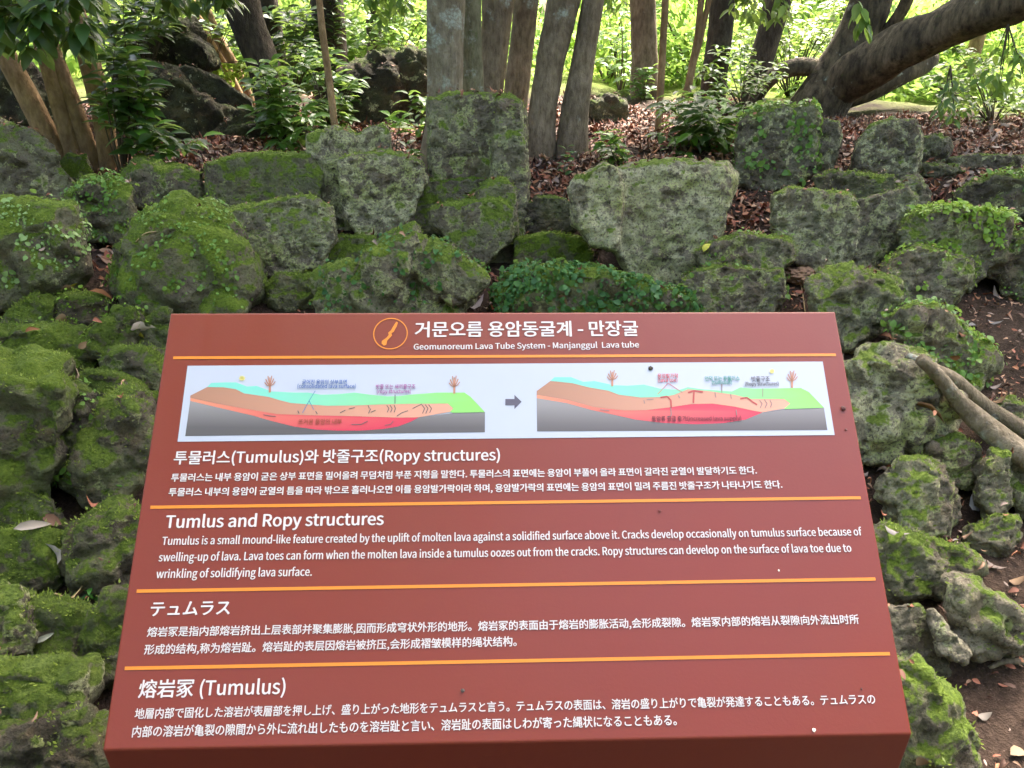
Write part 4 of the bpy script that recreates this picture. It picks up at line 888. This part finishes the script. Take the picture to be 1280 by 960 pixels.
# posts
for s in (.16, .84):
    top = BM @ Vector((s, .30, -SD * .9)); gz = ground_z(top.x, top.y) - .1
    bm = bmesh.new(); bmesh.ops.create_cube(bm, size=1, matrix=Matrix.Translation(((0, 0, (top.z + gz) / 2))) @ Matrix.Diagonal((.07, .07, top.z - gz, 1)))
    bmesh.ops.bevel(bm, geom=bm.edges[:], offset=.006, segments=2, affect='EDGES')
    me = bpy.data.meshes.new('post'); bm.to_mesh(me); bm.free(); o = link('post', me, M_SIDE, sroot); o.location = Vector((top.x, top.y, 0)) - sroot.location
M_WHITE = plain('white_print', (.47, .445, .48), .45); M_ORANGE = plain('orange_print', (.50, .16, .018), .4)
def flat(name, polys, z, mat, parent=board, th=0):
    """polys: list of (list of uv points, colour or [colour per vertex]) printed flat on the board"""
    co, F, cols = [], [], []
    for pts, c in polys:
        o = len(co); tri = geometry.tessellate_polygon([[Vector((p[0], p[1], 0)) for p in pts]])
        for p in pts: co.append((p[0], p[1], z))
        for i, p in enumerate(pts): cols.append(c)
        for t in tri:
            a, b, d = (Vector(co[o + k]) for k in t)
            F.append([o + k for k in (t if (b - a).cross(d - a).z > 0 else t[::-1])])
    me = mesh_np(name, np.array(co), [np.array(F)], False, np.array(cols) if cols[0] is not None else None)
    return spart(name, me, mat, parent)
def bar(p, q, w_):
    d = (q - p).normalized(); n = Vector((-d.y, d.x)) * w_ / 2; return [p + n, p - n, q - n, q + n]
for x1, y1, x2, y2 in ((214,447,1042,443.3), (186.5,633.9,1074,622), (170,738.8,1093,723.6), (155.6,835.4,1111.5,817)):
    flat('stripe', [(bar(uv(x1, y1), uv(x2, y2), .0042), None)], .0006, M_ORANGE)
M_PRINT, nt_, p_ = newmat('colour_print'); a_ = N(nt_, 'ShaderNodeAttribute', attribute_name='tint'); L(nt_, a_.outputs['Color'], p_.inputs['Base Color']); p_.inputs['Roughness'].default_value = .5
def lettering(name, body, pl, pr, z, mat, bold=.010, ys=1.0, parent=board, shear=0):
    cu = bpy.data.curves.new(name, 'FONT'); cu.body = body; cu.resolution_u = 3
    if NOTO: cu.font = NOTO
    cu.fill_mode = 'BOTH'
    to = bpy.data.objects.new(name, cu); C.objects.link(to)
    me = bpy.data.meshes.new_from_object(to.evaluated_get(bpy.context.evaluated_depsgraph_get()))
    bpy.data.objects.remove(to); bpy.data.curves.remove(cu); me.materials.clear()
    n = len(me.vertices); co = np.empty(n * 3, np.float32); me.vertices.foreach_get('co', co); co = co.reshape(-1, 3)
    a, b = uv(*pl), uv(*pr); d = b - a; k = d.length / np.ptp(co[:, 0]); d.normalize(); nn = Vector((-d.y, d.x))
    tris = []
    for p in me.polygons:
        v = list(p.vertices)
        for i in range(1, len(v) - 1): tris.append((v[0], v[i], v[i + 1]))
    bpy.data.meshes.remove(me); tris = np.array(tris); C4, F4 = [], []
    # the strokes are thickened by a hair: the same outline printed again a little to each side
    for j, (sx, sy) in enumerate(((-1, 0), (1, 0), (0, 1), (0, -1), (0, 0))):
        X = (co[:, 0] - co[:, 0].min()) * k + sx * bold * k * .5; Y_ = co[:, 1] * k * ys + sy * bold * k * .28
        C4.append(np.stack([a.x + X * d.x + Y_ * nn.x, a.y + X * d.y + Y_ * nn.y, np.full(n, z + .00009 * j)], 1)); F4.append(tris + n * j)
    return spart(name, mesh_np(name, np.concatenate(C4), [np.concatenate(F4)], False), mat, parent)
TX = [('heading', '거문오름 용암동굴계 - 만장굴', (516, 419.6), (795, 418), .013),
 ('subheading', 'Geomunoreum Lava Tube System - Manjanggul  Lava tube', (514.5, 436.8), (796, 434), .012),
 ('heading', '투물러스(Tumulus)와 밧줄구조(Ropy structures)', (215, 579), (622.7, 575), .012),
 ('paragraph', '투물러스는 내부 용암이 굳은 상부 표면을 밀어올려 무덤처럼 부푼 지형을 말한다. 투물러스의 표면에는 용암이 부풀어 올라 표면이 갈라진 균열이 발달하기도 한다.', (212, 601), (944, 591.6), .016),
 ('paragraph', '투물러스 내부의 용암이 균열의 틈을 따라 밖으로 흘러나오면 이를 용암발가락이라 하며, 용암발가락의 표면에는 용암의 표면이 밀려 주름진 밧줄구조가 나타나기도 한다.', (209, 619.3), (976, 609.3), .016),
 ('heading', 'Tumlus and Ropy structures', (205, 659.7), (477.5, 655.7), .014),
 ('paragraph', 'Tumulus is a small mound-like feature created by the uplift of molten lava against a solidified surface above it. Cracks develop occasionally on tumulus surface because of', (201, 681), (1076, 669), .012),
 ('paragraph', 'swelling-up of lava. Lava toes can form when the molten lava inside a tumulus oozes out from the cracks. Ropy structures can develop on the surface of lava toe due to', (197, 701.5), (1063, 689.5), .012),
 ('paragraph', 'wrinkling of solidifying lava surface.', (194, 722.5), (388.4, 719.5), .012),
 ('heading', 'テュムラス', (187, 769), (285.8, 767), .014),
 ('paragraph', '熔岩冢是指内部熔岩挤出上层表部并聚集膨胀,因而形成穹状外形的地形。熔岩冢的表面由于熔岩的膨胀活动,会形成裂隙。熔岩冢内部的熔岩从裂隙向外流出时所', (183, 795), (1073, 778.7), .010),
 ('paragraph', '形成的结构,称为熔岩趾。熔岩趾的表层因熔岩被挤压,会形成褶皱模样的绳状结构。', (179.5, 817), (645, 806.5), .010),
 ('heading', '熔岩冢 (Tumulus)', (172.5, 870.5), (355.6, 867), .010),
 ('paragraph', '地層内部で固化した溶岩が表層部を押し上げ、盛り上がった地形をテュムラスと言う。テュムラスの表面は、溶岩の盛り上がりで亀裂が発達することもある。テュムラスの', (168, 897.5), (1094, 879), .010),
 ('paragraph', '内部の溶岩が亀裂の隙間から外に流れ出したものを溶岩趾と言い、溶岩趾の表面はしわが寄った縄状になることもある。', (165, 920.5), (845.7, 905.5), .010)]
for nm, body, a, b, bold in TX: lettering(nm, body, a, b, .0004, M_WHITE, bold * 1.25, 1.2 if body[0] in 'Tsw' and nm == 'paragraph' else 1.1 if body[0] in '地内' else 1.0)
# emblem: ring and cave plan
c0 = uv(485.3, 416.8); rx = (uv(507, 416.5) - uv(463.8, 417)).length / 2
ring = []
K = 56
for i in range(K):
    a, b = 2 * math.pi * i / K, 2 * math.pi * (i + 1) / K
    ring.append(([c0 + Vector((math.cos(a), math.sin(a))) * rx, c0 + Vector((math.cos(b), math.sin(b))) * rx, c0 + Vector((math.cos(b), math.sin(b))) * rx * .94, c0 + Vector((math.cos(a), math.sin(a))) * rx * .94], None))
zq = lambda x, y: uv(200 + x / 2.909, 380 + y / 2.909)
cave = [(851,64), (857,67), (852,82), (846,92), (842,100), (833,106), (836,114), (826,124), (818,133), (815,148), (806,151), (798,143), (799,134), (808,128), (816,122), (824,112), (822,104), (832,95), (837,86), (843,76)]
ring.append(([zq(*p) for p in cave], None))
flat('emblem', ring, .0009, M_ORANGE)
# diagram panel with two cross-sections
panel = flat('diagram_panel', [([uv(232,457), uv(1025.5,451.7), uv(1041,543.6), uv(220,552)], None)], .0006, plain('panel_white', (.30, .33, .425), .4), sroot)
panel.matrix_local = Matrix.Translation(sroot.location).inverted() @ BM
def lerpc(a, b, t): t = min(1, max(0, t)); return tuple(x * (1 - t) + y * t for x, y in zip(a, b))
def dense(pts, k=6):
    out = []
    for i in range(len(pts)):
        a, b = pts[i], pts[(i + 1) % len(pts)]
        for j in range(k): out.append((a[0] + (b[0] - a[0]) * j / k, a[1] + (b[1] - a[1]) * j / k))
    return out
def section(zq, x0, x1, bed, lava_top, lava_bot, brown_top, brown_bot, veg_top, trees, ybot):
    inv = {}
    def shade(fn): return fn
    polys = []
    def add(pts, fn, z):
        # split into vertical strips so the printed colour can run from left to right
        polys.append((pts, fn, z))
    gx = lambda x: (x - x0) / (x1 - x0)
    add(bed, lambda x, y: lerpc((.33, .32, .36), (.10, .09, .11), ((y - 352) / 100)), 0)
    add(lava_top + lava_bot[::-1], lambda x, y: lerpc((.85, .32, .20), (.70, .02, .085), gx(x) * 2.2), 1)
    add(brown_top + brown_bot[::-1], lambda x, y: lerpc((.45, .22, .15), (.82, .40, .30), gx(x) * 1.15), 2)
    add(veg_top + brown_top[::-1], lambda x, y: lerpc((.22, .74, .66), (.28, .72, .16), (gx(x) - .25) * 1.5), 3)
    co, F, cols = [], [], []
    for pts, fn, zi in polys:
        P = dense(pts, 4); o = len(co)
        tri = geometry.tessellate_polygon([[Vector((p[0], p[1], 0)) for p in P]])
        for p in P:
            q = zq(*p); co.append((q.x, q.y, .0008 + .00012 * zi)); cols.append(fn(*p))
        for t in tri:
            a, b, d = (Vector(co[o + k]) for k in t); F.append([o + k for k in (t if (b - a).cross(d - a).z > 0 else t[::-1])])
    def stroke(pl, w_, c):
        for a, b in zip(pl[:-1], pl[1:]):
            o = len(co); r = bar(zq(*a), zq(*b), w_)
            for q in r: co.append((q.x, q.y, .0014)); cols.append(c)
            F.append([o, o + 1, o + 2]); F.append([o, o + 2, o + 3])
    tr = (.55, .25, .17)
    for tx, ty, h in trees:
        stroke([(tx, ty + 2), (tx, ty - h * .45)], .0030, tr)
        for dx, dy, w_ in ((-15, -.80, .0016), (14, -.84, .0016), (-7, -1, .0014), (7, -1.02, .0014), (-19, -.60, .0013), (20, -.66, .0013), (0, -.92, .0014)):
            stroke([(tx, ty - h * .38), (tx + dx * .6, ty + dy * h * .72), (tx + dx, ty + dy * h)], w_, tr)
    return co, F, cols, stroke
def finish(name, s):
    me = mesh_np(name, np.array(s[0]), [np.array(s[1])], False, np.array(s[2]) * .52); return spart(name, me, M_PRINT, panel)
bt = [(104,333),(165,302),(225,303),(270,310),(300,325),(390,338),(430,350),(470,360),(600,370),(700,369),(800,365),(900,363),(1040,362),(1060,380),(1048,392)]
bb = [(104,341),(200,362),(300,380),(420,400),(520,404),(700,408),(860,413),(935,412),(1048,392)]
lb = [(104,352),(200,375),(330,405),(400,425),(480,445),(560,456),(640,460),(720,460),(800,455),(860,445),(905,428),(935,412)]
lt = [(104,341),(200,362),(300,380),(420,400),(520,404),(700,408),(860,413),(935,412)]
s1 = section(zq, 104, 1175, [(104,350)] + lb + [(1010,402),(1060,396),(1175,393),(1175,466),(86,480)], lt, lb, bt, bb,
    [(104,333),(165,302),(180,287),(230,285),(270,285),(310,300),(345,298),(400,318),(480,322),(530,322),(580,330),(640,328),(700,322),(760,330),(820,336),(860,335),(900,330),(1000,322),(1100,322),(1122,337),(1175,393),(1058,396)], [(393,320,58), (1063,324,62)], 480)
dkc = (.10, .09, .12)
for pl in ([(370,403),(395,407),(415,409)], [(690,438),(725,438),(750,426)], [(812,441),(832,438),(842,426)], [(495,388),(500,398)], [(560,390),(566,400)], [(648,396),(668,386)], [(680,382),(702,376)], [(752,398),(760,380)], [(760,394),(778,386)], [(855,408),(872,396),(895,388)], [(912,380),(945,364)],
    [(818,368),(826,380),(820,394)], [(830,368),(838,380),(832,394)], [(845,368),(850,380),(845,394)], [(945,366),(956,380),(948,398)], [(958,366),(968,380),(960,398)], [(970,366),(981,380),(974,396)], [(750,368),(755,380)], [(848,330),(848,362)]): s1[3](pl, .0011, dkc)
for pl in ([(558,316),(536,352),(512,396)], [(536,352),(553,384)]): s1[3](pl, .0008, (.05, .2, .5))
for k in range(4):
    a = k * math.pi / 4; s1[3]([(292 - 11 * math.cos(a), 270 - 9 * math.sin(a)), (292 + 11 * math.cos(a), 270 + 9 * math.sin(a))], .002, (.85, .78, .25))
finish('cross_section', s1)
zr = lambda x, y: uv(620 + x / 2.909, 380 + y / 2.909)
bt = [(141,316),(190,280),(225,283),(270,288),(330,303),(400,315),(440,330),(520,340),(600,338),(640,330),(690,310),(760,316),(860,330),(920,345),(1040,345),(1062,362),(1040,380)]
bb = [(141,330),(250,348),(350,375),(460,387),(540,386),(620,376),(700,364),(780,362),(860,373),(920,386),(960,394),(1040,380)]
lb = [(141,342),(250,360),(340,385),(420,402),(500,420),(600,432),(720,437),(820,433),(900,420),(960,395)]
lt = [(141,330),(250,348),(350,375),(460,387),(540,386),(620,376),(700,364),(780,362),(860,373),(920,386),(960,394)]
s2 = section(zr, 141, 1198, lb + [(1040,382),(1185,377),(1198,458),(143,463)], lt, lb, bt, bb,
    [(141,316),(190,280),(205,266),(265,266),(310,283),(350,280),(420,295),(470,297),(530,293),(590,308),(660,312),(690,302),(740,310),(850,318),(880,303),(930,308),(1100,305),(1130,320),(1185,377),(1045,382)], [(415,297,55), (1068,303,60)], 463)
for pl in ([(540,348),(565,346)], [(530,350),(533,362)], [(655,332),(660,342)], [(788,322),(792,340)], [(845,328),(848,344)], [(370,384),(405,388)], [(865,384),(868,404)], [(628,378),(630,405),(615,412)], [(962,308),(962,338)], [(813,290),(813,322)], [(950,350),(960,362),(953,378)], [(968,348),(978,362),(970,378)], [(988,350),(995,362),(990,376)]): s2[3](pl, .0013, (.28, .2, .22))
for pl in ([(590,340),(615,336),(628,350),(630,378)], [(690,322),(712,316),(745,320)], [(712,318),(710,360)], [(880,345),(905,340),(925,356),(942,366)]): s2[3](pl, .0022, (.50, .04, .05))
for pl in ([(618,288),(580,328)], [(618,288),(670,322)]): s2[3](pl, .0008, (.6, .1, .12))
for k in range(4):
    a = k * math.pi / 4; s2[3]([(995 - 9 * math.cos(a), 244 - 8 * math.sin(a)), (995 + 9 * math.cos(a), 244 + 8 * math.sin(a))], .002, (.85, .78, .3))
finish('cross_section', s2)
flat('arrow', [([zr(*p) for p in ((27,345),(60,345),(60,330),(86,355),(60,382),(60,368),(27,368))], None)], .0009, plain('arrow_print', (.055, .05, .085), .5), panel)
for body, a, b, z_, c in (('굳어진 용암의 상부표면', (510,291), (672,291), zq, (.02, .12, .50)), ('(consolidated lava surface)', (493,306), (705,306), zq, (.02, .12, .50)),
    ('밧줄 또는 새끼줄구조', (778,308), (922,307), zq, (.40, .06, .35)), ('(ropy structures)', (782,325), (905,324), zq, (.40, .06, .35)),
    ('뜨거운 용암의 내부', (497,437), (655,436), zq, (.36, .08, .05)),
    ('용암발가락', (580,269), (655,268), zr, (.70, .05, .08)), ('(lava toe)', (582,284), (652,283), zr, (.70, .05, .08)),
    ('언덕 또는 투물러스', (752,278), (878,277), zr, (.03, .35, .32)), ('(tumulus)', (778,292), (850,291), zr, (.03, .35, .32)),
    ('밧줄구조', (922,281), (988,280), zr, (.07, .06, .10)), ('(Ropy structures)', (898,297), (1020,296), zr, (.07, .06, .10)),
    ('용암류 공급 증가(increased lava supply)', (560,425), (885,423), zr, (.12, .02, .05))):
    c = tuple(x * .6 for x in c); key = 'ink_%d' % int(c[0] * 1000); mt = bpy.data.materials.get(key) or plain(key, c, .5)
    P0, P1 = z_(*a), z_(*b)
    # caption ends given on the panel
    inv = lambda q: q
    cu = lettering('caption', body, (200 + a[0] / 2.909, 380 + a[1] / 2.909) if z_ is zq else (620 + a[0] / 2.909, 380 + a[1] / 2.909), (200 + b[0] / 2.909, 380 + b[1] / 2.909) if z_ is zq else (620 + b[0] / 2.909, 380 + b[1] / 2.909), .0016, mt, 0, 1.2, panel)
# specks stuck on the board
def speck(x, y, s, col, label, nm='speck', cat='speck'):
    q = uv(x, y); bm = bmesh.new(); bmesh.ops.create_icosphere(bm, subdivisions=3, radius=s)
    for v in bm.verts: v.co *= 1 + .5 * noise.noise(v.co * (1.6 / s) + Vector((x, y, 0))); v.co.z *= .32
    me = bpy.data.meshes.new(nm); bm.to_mesh(me); bm.free(); o = link(nm, me, plain('speck_' + label[:6], col, .7)); o.location = BM @ Vector((q.x, q.y, s * .35 + .0006)); o.rotation_euler = BM.to_euler()
    tag(o, label, cat, 'specks of dirt on the sign')
speck(810.5, 460.4, .0032, (.03, .025, .02), 'small black fly resting on the white diagram panel', 'fly', 'fly')
speck(1051.5, 510.5, .0034, (.06, .012, .012), 'dark dirt spot right of the diagram panel')
speck(1055, 537, .0016, (.07, .015, .015), 'tinier dirt spot below the one right of the panel')
speck(823, 638.5, .002, (.10, .02, .02), 'faint dirt spot under the orange line, above the English text')
speck(578, 863, .0022, (.05, .04, .035), 'dark crumb above the Japanese paragraph')
speck(1017, 912.5, .002, (.7, .68, .62), 'white crumb near the lower edge of the sign')
speck(1076, 861, .0013, (.06, .02, .02), 'dark crumb right of the Japanese paragraph')
speck(972, 713, .0012, (.6, .55, .5), 'pale fleck below the English paragraph')
